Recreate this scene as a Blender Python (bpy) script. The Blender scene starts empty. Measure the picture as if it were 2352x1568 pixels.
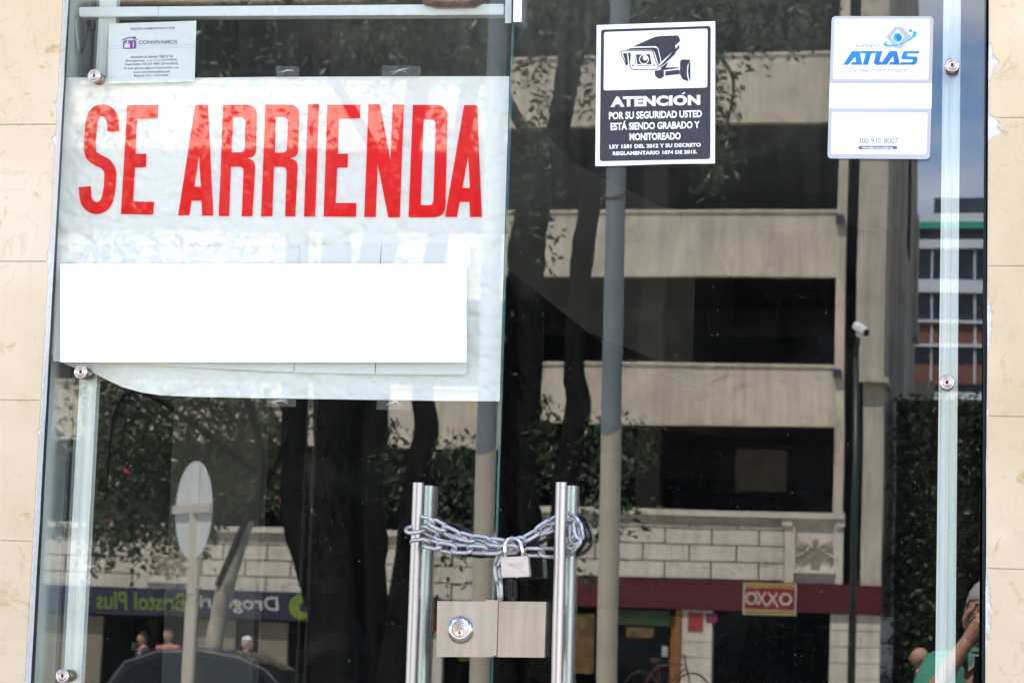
import bpy, bmesh, math, random
from mathutils import Vector, Matrix, noise, geometry
random.seed(7)
PI = math.pi
# ------------------------------------------------------------------ camera, world, sun, exposure
FPX, CX, CY, CAMD, EYE = 5472.8, 1176.0, 784.0, 4.4, 2.15
YAW, PITCH, ROLL = math.radians(11.0085), math.radians(6.1352), math.radians(-1.8185)
sc = bpy.context.scene
def rotm():
    a, b, c = YAW, PITCH, ROLL
    Rz = Matrix(((math.cos(a), math.sin(a), 0), (-math.sin(a), math.cos(a), 0), (0, 0, 1)))
    Rx = Matrix(((1, 0, 0), (0, math.cos(b), math.sin(b)), (0, -math.sin(b), math.cos(b))))
    Ry = Matrix(((math.cos(c), 0, -math.sin(c)), (0, 1, 0), (math.sin(c), 0, math.cos(c))))
    return Ry @ Rx @ Rz
RM = rotm(); RT = RM.transposed()
CAM = Vector((0, -CAMD, EYE))
cd = bpy.data.cameras.new('camera'); cam = bpy.data.objects.new('camera', cd)
sc.collection.objects.link(cam); sc.camera = cam
r_, f_, u_ = RT @ Vector((1, 0, 0)), RT @ Vector((0, 1, 0)), RT @ Vector((0, 0, 1))
m4 = Matrix((( r_.x, u_.x, -f_.x, CAM.x), (r_.y, u_.y, -f_.y, CAM.y), (r_.z, u_.z, -f_.z, CAM.z), (0, 0, 0, 1)))
cam.matrix_world = m4
cd.sensor_width = 36; cd.lens = 36 * FPX / 2352; cd.clip_start = 0.02; cd.clip_end = 2000
cd.dof.use_dof = True; cd.dof.focus_distance = 4.45; cd.dof.aperture_fstop = 13
SUN_EL, SUN_AZ = math.radians(60), math.radians(-22)   # azimuth of the sun, from +Y towards +X
w = bpy.data.worlds.new("World"); sc.world = w; w.use_nodes = True
nt = w.node_tree; nt.nodes.clear()
N = nt.nodes.new; L = nt.links.new
wo = N('ShaderNodeOutputWorld'); bg = N('ShaderNodeBackground'); bg.inputs[1].default_value = 0.14
sky = N('ShaderNodeTexSky'); sky.sky_type = 'NISHITA'; sky.sun_disc = False
sky.sun_elevation = SUN_EL; sky.sun_rotation = SUN_AZ; sky.altitude = 2600; sky.air_density = 1.0; sky.dust_density = 0.2; sky.ozone_density = 3.0
tc = N('ShaderNodeTexCoord'); mp = N('ShaderNodeMapping'); mp.inputs['Scale'].default_value = (1, 1, 2.2); mp.inputs['Location'].default_value = (1.35, 0.7, 0.5)
nz = N('ShaderNodeTexNoise'); nz.inputs['Scale'].default_value = 3.2; nz.inputs['Detail'].default_value = 7; nz.inputs['Roughness'].default_value = 0.52
cr = N('ShaderNodeValToRGB'); cr.color_ramp.elements[0].position = 0.50; cr.color_ramp.elements[1].position = 0.64
mx = N('ShaderNodeMix'); mx.data_type = 'RGBA'; mx.inputs[7].default_value = (8.2, 7.9, 7.6, 1)
L(tc.outputs['Generated'], mp.inputs[0]); L(mp.outputs[0], nz.inputs[0]); sz = N('ShaderNodeSeparateXYZ'); L(tc.outputs['Generated'], sz.inputs[0])
zr = N('ShaderNodeMapRange'); zr.inputs[1].default_value = .30; zr.inputs[2].default_value = .08; zr.inputs[3].default_value = 0; zr.inputs[4].default_value = .11; L(sz.outputs['Z'], zr.inputs[0])
za = N('ShaderNodeMath'); za.operation = 'ADD'; L(nz.outputs[0], za.inputs[0]); L(zr.outputs[0], za.inputs[1]); L(za.outputs[0], cr.inputs[0])
hs = N('ShaderNodeHueSaturation'); hs.inputs['Saturation'].default_value = 1.22; hs.inputs['Value'].default_value = 1.3; L(cr.outputs[0], mx.inputs[0])
L(sky.outputs[0], hs.inputs['Color']); L(hs.outputs[0], mx.inputs[6]); L(mx.outputs[2], bg.inputs[0]); L(bg.outputs[0], wo.inputs[0])
sd = bpy.data.lights.new('sun', 'SUN'); sd.energy = 5.0; sd.angle = math.radians(0.5); sd.color = (1, 0.94, 0.82)
sun = bpy.data.objects.new('sun', sd); sc.collection.objects.link(sun)
sdir = Vector((math.sin(SUN_AZ) * math.cos(SUN_EL), math.cos(SUN_AZ) * math.cos(SUN_EL), math.sin(SUN_EL)))
sun.rotation_euler = sdir.to_track_quat('Z', 'Y').to_euler(); sun.location = (0, 30, 60)
sc.view_settings.view_transform = 'Standard'; sc.view_settings.look = 'None'; sc.view_settings.exposure = 1.78; sc.view_settings.gamma = 1
sc.view_settings.use_curve_mapping = False
sc.render.engine = 'CYCLES'; sc.cycles.use_denoising = True; sc.cycles.max_bounces = 10; sc.cycles.transparent_max_bounces = 24
sc.cycles.diffuse_bounces = 4; sc.cycles.glossy_bounces = 5; sc.cycles.sample_clamp_indirect = 12
# ------------------------------------------------------------------ pixel rays (photograph measured at 2352 x 1568)
def ray(px, py): return RT @ Vector(((px - CX) / FPX, 1, -(py - CY) / FPX))
def P(px, py, y=0.0):
    d = ray(px, py); return CAM + d * ((y + CAMD) / d.y)
LA, LB = 0.0381, 0.0068                     # the left leaf hangs a little askew
LN = Vector((LA, -1, LB)).normalized(); LP0 = Vector((-1.789, 0, 2.15))
def Q(px, py, off=0.0):                     # point on the left leaf, off = towards the street
    d = ray(px, py); p0 = LP0 + LN * off
    return CAM + d * ((p0 - CAM).dot(LN) / d.dot(LN))
def MR(px, py, W):                          # thing seen mirrored in the right leaf, W metres in front of the door
    p = P(px, py, W); return Vector((p.x, -W, p.z))
def MLf(px, py, W):                         # thing seen mirrored in the left leaf
    d = ray(px, py); h = CAM + d * ((LP0 - CAM).dot(LN) / d.dot(LN)); r = d - 2 * d.dot(LN) * LN
    return h + r * ((-W - h.y) / r.y)
# ------------------------------------------------------------------ object helpers
def link(o): sc.collection.objects.link(o)
def obj(name, bm, m, parent=None, smooth=False):
    me = bpy.data.meshes.new(name)
    if smooth:
        for f in bm.faces: f.smooth = True
    bm.to_mesh(me); bm.free()
    ms = m if isinstance(m, (list, tuple)) else [m]
    for x in ms: me.materials.append(x)
    o = bpy.data.objects.new(name, me); link(o)
    if parent is not None: o.parent = parent
    return o
def tag(o, label=None, cat=None, group=None, kind=None):
    if label: o['label'] = label
    if cat: o['category'] = cat
    if group: o['group'] = group
    if kind: o['kind'] = kind
    return o
def thing(name, label, cat, loc=(0, 0, 0), group=None):
    o = bpy.data.objects.new(name, None); link(o); o.empty_display_size = .1
    return tag(o, label, cat, group)
def box(bm, x0, x1, y0, y1, z0, z1, mi=0):
    v = [bm.verts.new(c) for c in ((x0,y0,z0),(x1,y0,z0),(x1,y1,z0),(x0,y1,z0),(x0,y0,z1),(x1,y0,z1),(x1,y1,z1),(x0,y1,z1))]
    for q in ((0,3,2,1),(4,5,6,7),(0,1,5,4),(1,2,6,5),(2,3,7,6),(3,0,4,7)):
        bm.faces.new([v[i] for i in q]).material_index = mi
    return v
def hexa(bm, a, b, mi=0):      # two quads a (front) b (back), same winding
    va = [bm.verts.new(p) for p in a]; vb = [bm.verts.new(p) for p in b]
    bm.faces.new(va).material_index = mi; bm.faces.new(vb[::-1]).material_index = mi
    n = len(a)
    for i in range(n): bm.faces.new((va[i], vb[i], vb[(i+1) % n], va[(i+1) % n])).material_index = mi
def fix(bm): bmesh.ops.recalc_face_normals(bm, faces=bm.faces); return bm
def prism(bm, pts, vec, mi=0, holes=()):
    """flat outline (list of 3-D points, optional holes) pushed along vec"""
    loops = [list(pts)] + [list(h) for h in holes]
    tris = geometry.tessellate_polygon(loops)
    flat = [p for l in loops for p in l]
    a = [bm.verts.new(p) for p in flat]; b = [bm.verts.new(Vector(p) + vec) for p in flat]
    for t in tris:
        try:
            bm.faces.new([a[i] for i in t]).material_index = mi; bm.faces.new([b[i] for i in t][::-1]).material_index = mi
        except ValueError: pass
    k = 0
    for l in loops:
        n = len(l)
        for i in range(n):
            j = (i + 1) % n
            bm.faces.new((a[k+i], b[k+i], b[k+j], a[k+j])).material_index = mi
        k += n
def tube(bm, pts, rad, n=10, mi=0, cap=True, bump=0.0, closed=False):
    pts = [Vector(p) for p in pts]; rs = rad if isinstance(rad, (list, tuple)) else [rad] * len(pts)
    rings = []; up = None
    m = len(pts)
    for i, p in enumerate(pts):
        if closed: t = pts[(i+1) % m] - pts[i-1]
        else: t = pts[min(i+1, m-1)] - pts[max(i-1, 0)]
        t.normalize()
        if up is None:
            up = Vector((0, 1, 0)) if abs(t.y) < .9 else Vector((1, 0, 0))
        up = (up - t * up.dot(t)).normalized(); s = t.cross(up)
        ring = []
        for k in range(n):
            a = 2 * PI * k / n; r = rs[i]
            d = up * math.cos(a) + s * math.sin(a)
            if bump: r *= 1 + bump * noise.noise((p + d * r) * 3.1) + .5 * bump * noise.noise((p + d * r) * 9)
            ring.append(bm.verts.new(p + d * r))
        rings.append(ring)
    for i in range(m if closed else m - 1):
        a, b = rings[i], rings[(i+1) % m]
        for k in range(n): bm.faces.new((a[k], a[(k+1) % n], b[(k+1) % n], b[k])).material_index = mi
    if cap and not closed: bm.faces.new(rings[0][::-1]).material_index = mi; bm.faces.new(rings[-1]).material_index = mi
def lathe(bm, prof, o, ax, n=32, mi=0):
    """prof: list of (distance along ax, radius)"""
    ax = Vector(ax).normalized(); u = ax.orthogonal().normalized(); v = ax.cross(u); rings = []
    for t, r in prof:
        rings.append([bm.verts.new(Vector(o) + ax * t + (u * math.cos(2*PI*k/n) + v * math.sin(2*PI*k/n)) * max(r, 1e-5)) for k in range(n)])
    for a, b in zip(rings, rings[1:]):
        for k in range(n): bm.faces.new((a[k], a[(k+1) % n], b[(k+1) % n], b[k])).material_index = mi
    bm.faces.new(rings[0][::-1]).material_index = mi; bm.faces.new(rings[-1]).material_index = mi
def rnd(pts, rads, n=5):
    out = []
    m = len(pts)
    for i, p in enumerate(pts):
        r = rads[i] if isinstance(rads, (list, tuple)) else rads
        p = Vector(p[:2])
        if not r: out.append((p.x, p.y)); continue
        a = Vector(pts[i-1][:2]) - p; b = Vector(pts[(i+1) % m][:2]) - p
        ra, rb = min(r, a.length * .49), min(r, b.length * .49)
        A, B = p + a.normalized() * ra, p + b.normalized() * rb
        for k in range(n + 1):
            t = k / n; q = A * (1-t)**2 + p * 2*t*(1-t) + B * t*t; out.append((q.x, q.y))
    return out
def stroke(pts, wd, sub=6):
    pts = [Vector(p) for p in pts]; fine = []
    for i in range(len(pts) - 1):
        p0, p1, p2, p3 = pts[max(i-1, 0)], pts[i], pts[i+1], pts[min(i+2, len(pts)-1)]
        for k in range(sub):
            t = k / sub
            fine.append(.5 * ((2*p1) + (p2-p0)*t + (2*p0-5*p1+4*p2-p3)*t*t + (3*p1-p0-3*p2+p3)*t**3))
    fine.append(pts[-1]); l, r = [], []
    for i, p in enumerate(fine):
        t = (fine[min(i+1, len(fine)-1)] - fine[max(i-1, 0)]).normalized(); nn = Vector((-t.y, t.x))
        l.append(p + nn * wd / 2); r.append(p - nn * wd / 2)
    return [(q.x, q.y) for q in l + r[::-1]]
def circ(cx, cy, r, n=24, ry=None): return [(cx + r*math.cos(2*PI*k/n), cy + (ry or r)*math.sin(2*PI*k/n)) for k in range(n)]
def text_bm(bm, s, quad, f, vec, mi=0, bold=0.0, shear=0.0, space=1.0):
    """lettering fitted into quad (BL, BR, TR, TL in crop pixels), f maps crop pixels to 3-D"""
    cu = bpy.data.curves.new('t', 'FONT'); cu.body = s; cu.offset = bold; cu.shear = shear; cu.space_character = space; cu.resolution_u = 3; cu.fill_mode = 'FRONT'
    o = bpy.data.objects.new('t', cu); link(o)
    bpy.context.view_layer.update()
    me = bpy.data.meshes.new_from_object(o.evaluated_get(bpy.context.evaluated_depsgraph_get()))
    bpy.data.objects.remove(o); bpy.data.curves.remove(cu)
    xs = [v.co.x for v in me.vertices]; ys = [v.co.y for v in me.vertices]
    x0, x1, y0, y1 = min(xs), max(xs), min(ys), max(ys)
    BL, BR, TR, TL = [Vector(q) for q in quad]
    vs = []
    for v in me.vertices:
        a, b = (v.co.x-x0)/(x1-x0), (v.co.y-y0)/(y1-y0)
        q = (BL*(1-a)+BR*a)*(1-b) + (TL*(1-a)+TR*a)*b
        p = f(q.x, q.y); vs.append(bm.verts.new(p + vec))
    for p in me.polygons:
        try: bm.faces.new([vs[i] for i in p.vertices]).material_index = mi
        except ValueError: pass
    bpy.data.meshes.remove(me)
# ------------------------------------------------------------------ materials
def mat(name): 
    m = bpy.data.materials.new(name); m.use_nodes = True; return m, m.node_tree, m.node_tree.nodes['Principled BSDF']
def simple(name, col, rough=.6, metal=0.0, vary=0.12, scale=6.0, bump=0.0, bscale=40.0, stretch=None, spec=None, coat=0.0):
    m, t, b = mat(name); n = t.nodes.new; l = t.links.new
    b.inputs['Roughness'].default_value = rough; b.inputs['Metallic'].default_value = metal
    if spec is not None: b.inputs['Specular IOR Level'].default_value = spec
    if coat: b.inputs['Coat Weight'].default_value = coat; b.inputs['Coat Roughness'].default_value = .05
    tcd = n('ShaderNodeTexCoord'); mpp = n('ShaderNodeMapping')
    if stretch: mpp.inputs['Scale'].default_value = stretch
    l(tcd.outputs['Object'], mpp.inputs[0])
    nn = n('ShaderNodeTexNoise'); nn.inputs['Scale'].default_value = scale; nn.inputs['Detail'].default_value = 6; l(mpp.outputs[0], nn.inputs[0])
    c = n('ShaderNodeValToRGB'); c.color_ramp.elements[0].position = .3; c.color_ramp.elements[1].position = .72
    c.color_ramp.elements[0].color = (*[x * (1 - vary) for x in col], 1); c.color_ramp.elements[1].color = (*[min(1, x * (1 + vary)) for x in col], 1)
    l(nn.outputs[0], c.inputs[0]); l(c.outputs[0], b.inputs['Base Color'])
    if bump:
        n2 = n('ShaderNodeTexNoise'); n2.inputs['Scale'].default_value = bscale; n2.inputs['Detail'].default_value = 5; l(mpp.outputs[0], n2.inputs[0])
        bp = n('ShaderNodeBump'); bp.inputs['Strength'].default_value = bump; bp.inputs['Distance'].default_value = .01; l(n2.outputs[0], bp.inputs['Height']); l(bp.outputs[0], b.inputs['Normal'])
    return m
def glass_mat():
    m = bpy.data.materials.new('door_glass'); m.use_nodes = True; t = m.node_tree; t.nodes.clear(); n = t.nodes.new; l = t.links.new
    out = n('ShaderNodeOutputMaterial'); tr = n('ShaderNodeBsdfTransparent'); tr.inputs[0].default_value = (.974, .99, .977, 1)
    gl = n('ShaderNodeBsdfGlossy'); tw = n('ShaderNodeTexCoord'); nw = n('ShaderNodeTexNoise'); nw.inputs['Scale'].default_value = 2.3; nw.inputs['Detail'].default_value = 1; l(tw.outputs['Object'], nw.inputs[0])
    bw = n('ShaderNodeBump'); bw.inputs['Strength'].default_value = 1; bw.inputs['Distance'].default_value = .00016; l(nw.outputs[0], bw.inputs['Height']); l(bw.outputs[0], gl.inputs['Normal'])
    gl.inputs['Roughness'].default_value = 0.0; gl.inputs['Color'].default_value = (1, 1, 1, 1)
    lw = n('ShaderNodeLayerWeight'); lw.inputs[0].default_value = .5
    pw = n('ShaderNodeMath'); pw.operation = 'POWER'; pw.inputs[1].default_value = 5; l(lw.outputs['Facing'], pw.inputs[0])
    ma = n('ShaderNodeMath'); ma.operation = 'MULTIPLY_ADD'; ma.inputs[1].default_value = .95; ma.inputs[2].default_value = .066; l(pw.outputs[0], ma.inputs[0])
    mx = n('ShaderNodeMixShader'); l(ma.outputs[0], mx.inputs[0]); l(tr.outputs[0], mx.inputs[1]); l(gl.outputs[0], mx.inputs[2])
    # dust: streaks down the pane and small specks; the pale veil grows high up
    tcd = n('ShaderNodeTexCoord'); mp1 = n('ShaderNodeMapping'); mp1.inputs['Scale'].default_value = (60, 60, 3); l(tcd.outputs['Object'], mp1.inputs[0])
    n1 = n('ShaderNodeTexNoise'); n1.inputs['Scale'].default_value = 1; n1.inputs['Detail'].default_value = 6; l(mp1.outputs[0], n1.inputs[0])
    n3 = n('ShaderNodeTexNoise'); n3.inputs['Scale'].default_value = 3; n3.inputs['Detail'].default_value = 4; l(tcd.outputs['Object'], n3.inputs[0])
    sx = n('ShaderNodeSeparateXYZ'); l(tcd.outputs['Object'], sx.inputs[0])
    mr = n('ShaderNodeMapRange'); mr.inputs[1].default_value = 2.75; mr.inputs[2].default_value = 3.4; mr.inputs[3].default_value = .003; mr.inputs[4].default_value = .05; mr.clamp = True; l(sx.outputs['Z'], mr.inputs[0])
    m1 = n('ShaderNodeMath'); m1.operation = 'MULTIPLY'; l(n1.outputs[0], m1.inputs[0]); l(n3.outputs[0], m1.inputs[1])
    m2 = n('ShaderNodeMath'); m2.operation = 'MULTIPLY'; l(m1.outputs[0], m2.inputs[0]); l(mr.outputs[0], m2.inputs[1])
    m2b = n('ShaderNodeMath'); m2b.operation = 'MULTIPLY'; m2b.inputs[1].default_value = 2.4; l(m2.outputs[0], m2b.inputs[0])
    vo = n('ShaderNodeTexVoronoi'); vo.inputs['Scale'].default_value = 90; l(tcd.outputs['Object'], vo.inputs[0])
    sp = n('ShaderNodeMapRange'); sp.inputs[1].default_value = .16; sp.inputs[2].default_value = .05; sp.inputs[3].default_value = 0; sp.inputs[4].default_value = 1; l(vo.outputs['Distance'], sp.inputs[0])
    sc_ = n('ShaderNodeSeparateXYZ'); l(vo.outputs['Color'], sc_.inputs[0])
    g = n('ShaderNodeMapRange'); g.inputs[1].default_value = .86; g.inputs[2].default_value = 1.0; g.inputs[3].default_value = 0; g.inputs[4].default_value = .22; l(sc_.outputs['X'], g.inputs[0])
    sm = n('ShaderNodeMath'); sm.operation = 'MULTIPLY'; l(sp.outputs[0], sm.inputs[0]); l(g.outputs[0], sm.inputs[1])
    v3 = n('ShaderNodeTexVoronoi'); v3.inputs['Scale'].default_value = 210; l(tcd.outputs['Object'], v3.inputs[0]); p3_ = n('ShaderNodeMapRange'); p3_.inputs[1].default_value = .28; p3_.inputs[2].default_value = .1; p3_.inputs[3].default_value = 0; p3_.inputs[4].default_value = 1; l(v3.outputs['Distance'], p3_.inputs[0])
    s3_ = n('ShaderNodeSeparateXYZ'); l(v3.outputs['Color'], s3_.inputs[0]); g3 = n('ShaderNodeMapRange'); g3.inputs[1].default_value = .8; g3.inputs[2].default_value = 1.0; g3.inputs[3].default_value = 0; g3.inputs[4].default_value = .06; l(s3_.outputs['Y'], g3.inputs[0])
    sm3 = n('ShaderNodeMath'); sm3.operation = 'MULTIPLY_ADD'; l(p3_.outputs[0], sm3.inputs[0]); l(g3.outputs[0], sm3.inputs[1]); l(m2b.outputs[0], sm3.inputs[2])
    ad = n('ShaderNodeMath'); ad.operation = 'ADD'; ad.use_clamp = True; sd1 = n('ShaderNodeTexNoise'); sd1.inputs['Scale'].default_value = 3.5; sd1.inputs['Detail'].default_value = 7; sd1.inputs['Distortion'].default_value = 2.5; l(tcd.outputs['Object'], sd1.inputs[0]); sd2 = n('ShaderNodeMapRange'); sd2.inputs[1].default_value = .55; sd2.inputs[2].default_value = .75; sd2.inputs[3].default_value = 0; sd2.inputs[4].default_value = .006; l(sd1.outputs[0], sd2.inputs[0])
    sm4 = n('ShaderNodeMath'); sm4.operation = 'ADD'; l(sm3.outputs[0], sm4.inputs[0]); l(sd2.outputs[0], sm4.inputs[1]); l(sm4.outputs[0], ad.inputs[0]); l(sm.outputs[0], ad.inputs[1])
    df = n('ShaderNodeBsdfDiffuse'); df.inputs[0].default_value = (.72, .70, .62, 1)
    mx2 = n('ShaderNodeMixShader'); l(ad.outputs[0], mx2.inputs[0]); l(mx.outputs[0], mx2.inputs[1]); l(df.outputs[0], mx2.inputs[2])
    l(mx2.outputs[0], out.inputs[0]); return m
def stone_mat(name, c0=(.66,.505,.32), c1=(.75,.635,.45)):
    m, t, b = mat(name); n = t.nodes.new; l = t.links.new; b.inputs['Roughness'].default_value = .7
    tcd = n('ShaderNodeTexCoord')
    a = n('ShaderNodeTexNoise'); a.inputs['Scale'].default_value = 2.6; a.inputs['Detail'].default_value = 8; a.inputs['Roughness'].default_value = .6; l(tcd.outputs['Object'], a.inputs[0])
    c = n('ShaderNodeValToRGB'); c.color_ramp.elements[0].position = .32; c.color_ramp.elements[0].color = (*c0, 1); c.color_ramp.elements[1].position = .66; c.color_ramp.elements[1].color = (*c1, 1); l(a.outputs[0], c.inputs[0])
    st = n('ShaderNodeTexNoise'); st.inputs['Scale'].default_value = 11; st.inputs['Detail'].default_value = 9; st.inputs['Distortion'].default_value = 1.4; st.inputs['Roughness'].default_value = .65; l(tcd.outputs['Object'], st.inputs[0])
    s2 = n('ShaderNodeValToRGB'); s2.color_ramp.elements[0].position = .585; s2.color_ramp.elements[0].color = (0,0,0,1); s2.color_ramp.elements[1].position = .70; s2.color_ramp.elements[1].color = (.8,.8,.8,1); l(st.outputs[0], s2.inputs[0])
    vz = n('ShaderNodeTexNoise'); vz.inputs['Scale'].default_value = 5; vz.inputs['Detail'].default_value = 7; vz.inputs['Distortion'].default_value = 2.2; l(tcd.outputs['Object'], vz.inputs[0])
    ab = n('ShaderNodeMath'); ab.operation = 'SUBTRACT'; ab.inputs[1].default_value = .5; l(vz.outputs[0], ab.inputs[0])
    ab2 = n('ShaderNodeMath'); ab2.operation = 'ABSOLUTE'; l(ab.outputs[0], ab2.inputs[0])
    vr = n('ShaderNodeMapRange'); vr.inputs[1].default_value = .008; vr.inputs[2].default_value = 0; vr.inputs[3].default_value = 0; vr.inputs[4].default_value = .35; l(ab2.outputs[0], vr.inputs[0])
    x1 = n('ShaderNodeMix'); x1.data_type = 'RGBA'; x1.inputs[7].default_value = (.52,.31,.12,1); l(s2.outputs[0], x1.inputs[0]); l(c.outputs[0], x1.inputs[6])
    x2 = n('ShaderNodeMix'); x2.data_type = 'RGBA'; x2.inputs[7].default_value = (.55,.38,.22,1); l(vr.outputs[0], x2.inputs[0]); l(x1.outputs[2], x2.inputs[6])
    l(x2.outputs[2], b.inputs['Base Color'])
    bp = n('ShaderNodeBump'); bp.inputs['Strength'].default_value = .35; bp.inputs['Distance'].default_value = .004; l(st.outputs[0], bp.inputs['Height']); l(bp.outputs[0], b.inputs['Normal'])
    return m
def leaf_mat(name, c0, c1):
    m, t, b = mat(name); n = t.nodes.new; l = t.links.new; b.inputs['Roughness'].default_value = .42
    tcd = n('ShaderNodeTexCoord'); a = n('ShaderNodeTexNoise'); a.inputs['Scale'].default_value = 2.2; a.inputs['Detail'].default_value = 5; l(tcd.outputs['Object'], a.inputs[0])
    c = n('ShaderNodeValToRGB'); c.color_ramp.elements[0].position = .35; c.color_ramp.elements[0].color = (*c0, 1); c.color_ramp.elements[1].position = .68; c.color_ramp.elements[1].color = (*c1, 1); l(a.outputs[0], c.inputs[0])
    l(c.outputs[0], b.inputs['Base Color']); b.inputs['Transmission Weight'].default_value = 0.0
    tl = n('ShaderNodeBsdfTranslucent'); l(c.outputs[0], tl.inputs[0]); mx = n('ShaderNodeMixShader'); mx.inputs[0].default_value = .25
    o = t.nodes['Material Output']; l(b.outputs[0], mx.inputs[1]); l(tl.outputs[0], mx.inputs[2]); l(mx.outputs[0], o.inputs[0]); return m
def weather(name, col, amt):
    m, t, b = mat(name); n = t.nodes.new; l = t.links.new; b.inputs['Roughness'].default_value = .9; b.inputs['Specular IOR Level'].default_value = .2
    tcd = n('ShaderNodeTexCoord'); big = n('ShaderNodeTexNoise'); big.inputs['Scale'].default_value = 1.1; big.inputs['Detail'].default_value = 8; l(tcd.outputs['Object'], big.inputs[0])
    mp_ = n('ShaderNodeMapping'); mp_.inputs['Scale'].default_value = (5, 5, .35); l(tcd.outputs['Object'], mp_.inputs[0])
    stk = n('ShaderNodeTexNoise'); stk.inputs['Scale'].default_value = 1.4; stk.inputs['Detail'].default_value = 7; stk.inputs['Roughness'].default_value = .65; l(mp_.outputs[0], stk.inputs[0])
    crk = n('ShaderNodeTexNoise'); crk.inputs['Scale'].default_value = .55; crk.inputs['Detail'].default_value = 6; crk.inputs['Distortion'].default_value = 1.2; l(tcd.outputs['Object'], crk.inputs[0])
    s1 = n('ShaderNodeMath'); s1.operation = 'SUBTRACT'; s1.inputs[1].default_value = .5; l(crk.outputs[0], s1.inputs[0]); s2 = n('ShaderNodeMath'); s2.operation = 'ABSOLUTE'; l(s1.outputs[0], s2.inputs[0])
    cm = n('ShaderNodeMapRange'); cm.inputs[1].default_value = .0; cm.inputs[2].default_value = .006; cm.inputs[3].default_value = .62; cm.inputs[4].default_value = 1; l(s2.outputs[0], cm.inputs[0])
    r1 = n('ShaderNodeMapRange'); r1.inputs[1].default_value = .3; r1.inputs[2].default_value = .7; r1.inputs[3].default_value = 1 - amt; r1.inputs[4].default_value = 1 + amt * .5; l(big.outputs[0], r1.inputs[0])
    r2 = n('ShaderNodeMapRange'); r2.inputs[1].default_value = .35; r2.inputs[2].default_value = .6; r2.inputs[3].default_value = 1 - amt * 1.3; r2.inputs[4].default_value = 1; l(stk.outputs[0], r2.inputs[0])
    m1 = n('ShaderNodeMath'); m1.operation = 'MULTIPLY'; l(r1.outputs[0], m1.inputs[0]); l(r2.outputs[0], m1.inputs[1]); m2 = n('ShaderNodeMath'); m2.operation = 'MULTIPLY'; l(m1.outputs[0], m2.inputs[0]); l(cm.outputs[0], m2.inputs[1])
    vm = n('ShaderNodeVectorMath'); vm.operation = 'SCALE'; vm.inputs[0].default_value = col; l(m2.outputs[0], vm.inputs['Scale']); l(vm.outputs[0], b.inputs['Base Color'])
    fn_ = n('ShaderNodeTexNoise'); fn_.inputs['Scale'].default_value = 9; fn_.inputs['Detail'].default_value = 6; l(tcd.outputs['Object'], fn_.inputs[0]); bp = n('ShaderNodeBump'); bp.inputs['Strength'].default_value = .5; bp.inputs['Distance'].default_value = .02; l(fn_.outputs[0], bp.inputs['Height']); l(bp.outputs[0], b.inputs['Normal'])
    return m
def brushed(name, col, rough=.28, stretch=(3, 3, 260), vary=.1):
    m = simple(name, col, rough, 1.0, vary, 1.0, bump=.06, bscale=1.6, stretch=stretch); return m
M = {}
M['glass'] = glass_mat()
M['edge'] = simple('glass_edge', (.10,.36,.34), .15, vary=.1)
M['stone'] = stone_mat('limestone')
M['stone_r'] = stone_mat('limestone_warm', (.66,.49,.30), (.76,.64,.44))
M['plaster'] = simple('white_plaster', (.82,.80,.76), .9, vary=.06, bump=.8, bscale=120)
M['gasket'] = simple('black_gasket', (.012,.012,.016), .4)
M['jamb'] = simple('grey_jamb', (.20,.20,.21), .4, .3, .05)
M['paper'] = simple('banner_paper', (.87,.85,.81), .6, vary=.03, scale=3, bump=.25, bscale=7, stretch=(1,1,1))
M['sheet'] = simple('sheet_paper', (.82,.82,.81), .6, vary=.02, scale=3, bump=.12, bscale=8)
M['blank'] = simple('blank_white', (.97,.97,.97), .5, vary=.0)
M['red'] = simple('red_ink', (.86,.004,.008), .6, vary=.04, scale=4, spec=.08)
M['white_vinyl'] = simple('white_vinyl', (.90,.90,.92), .35, vary=.01)
M['black_vinyl'] = simple('black_vinyl', (.030,.026,.035), .22, vary=.1, bump=.35, bscale=150)
M['vinyl_ink'] = simple('white_ink', (.88,.88,.88), .4, vary=.0)
M['grey_vinyl'] = simple('grey_vinyl', (.50,.51,.54), .35, vary=.02)
M['notice'] = simple('notice_card', (.76,.80,.76), .35, vary=.03, scale=5)
M['ink'] = simple('dark_ink', (.03,.06,.10), .5)
M['ink_red'] = simple('red_small_ink', (.70,.06,.05), .5)
M['ink_purple'] = simple('purple_ink', (.27,.05,.36), .5)
M['ink_green'] = simple('grey_green_ink', (.20,.29,.22), .5)
M['ink_grey'] = simple('grey_ink', (.16,.16,.19), .5)
M['ink_silver'] = simple('silver_ink', (.42,.46,.55), .4)
M['blue1'] = simple('blue_ink', (.01,.20,.55), .35, vary=.35, scale=30)
M['blue2'] = simple('dark_blue_ink', (.02,.08,.32), .35)
M['cyan'] = simple('cyan_ink', (.02,.42,.75), .35)
M['steel'] = simple('brushed_steel', (.46,.415,.355), .40, 1.0, .10, 1.2, bump=.03, bscale=1.5, stretch=(60, 60, 5))
M['tube'] = simple('ribbed_tube', (.47,.425,.40), .36, 1.0, .22, 1.0, stretch=(150, 150, .3))
M['tube_in'] = simple('ribbed_tube_inside', (.56,.60,.57), .4, .75, .2, 1.0, stretch=(150, 150, .3))
M['chrome'] = simple('chrome', (.70,.68,.66), .12, 1.0, .04)
M['nickel'] = simple('nickel_button', (.60,.52,.47), .25, 1.0, .05)
M['bronze'] = simple('dull_brass_barrel', (.30,.25,.18), .4, 1.0, .1)
M['zinc'] = simple('galvanised', (.52,.505,.49), .42, .85, .16, 60, bump=.25, bscale=300)
M['padlock'] = simple('padlock_satin', (.66,.60,.56), .38, .7, .06, 40)
M['dark'] = simple('dark_slot', (.01,.01,.01), .7)
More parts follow.
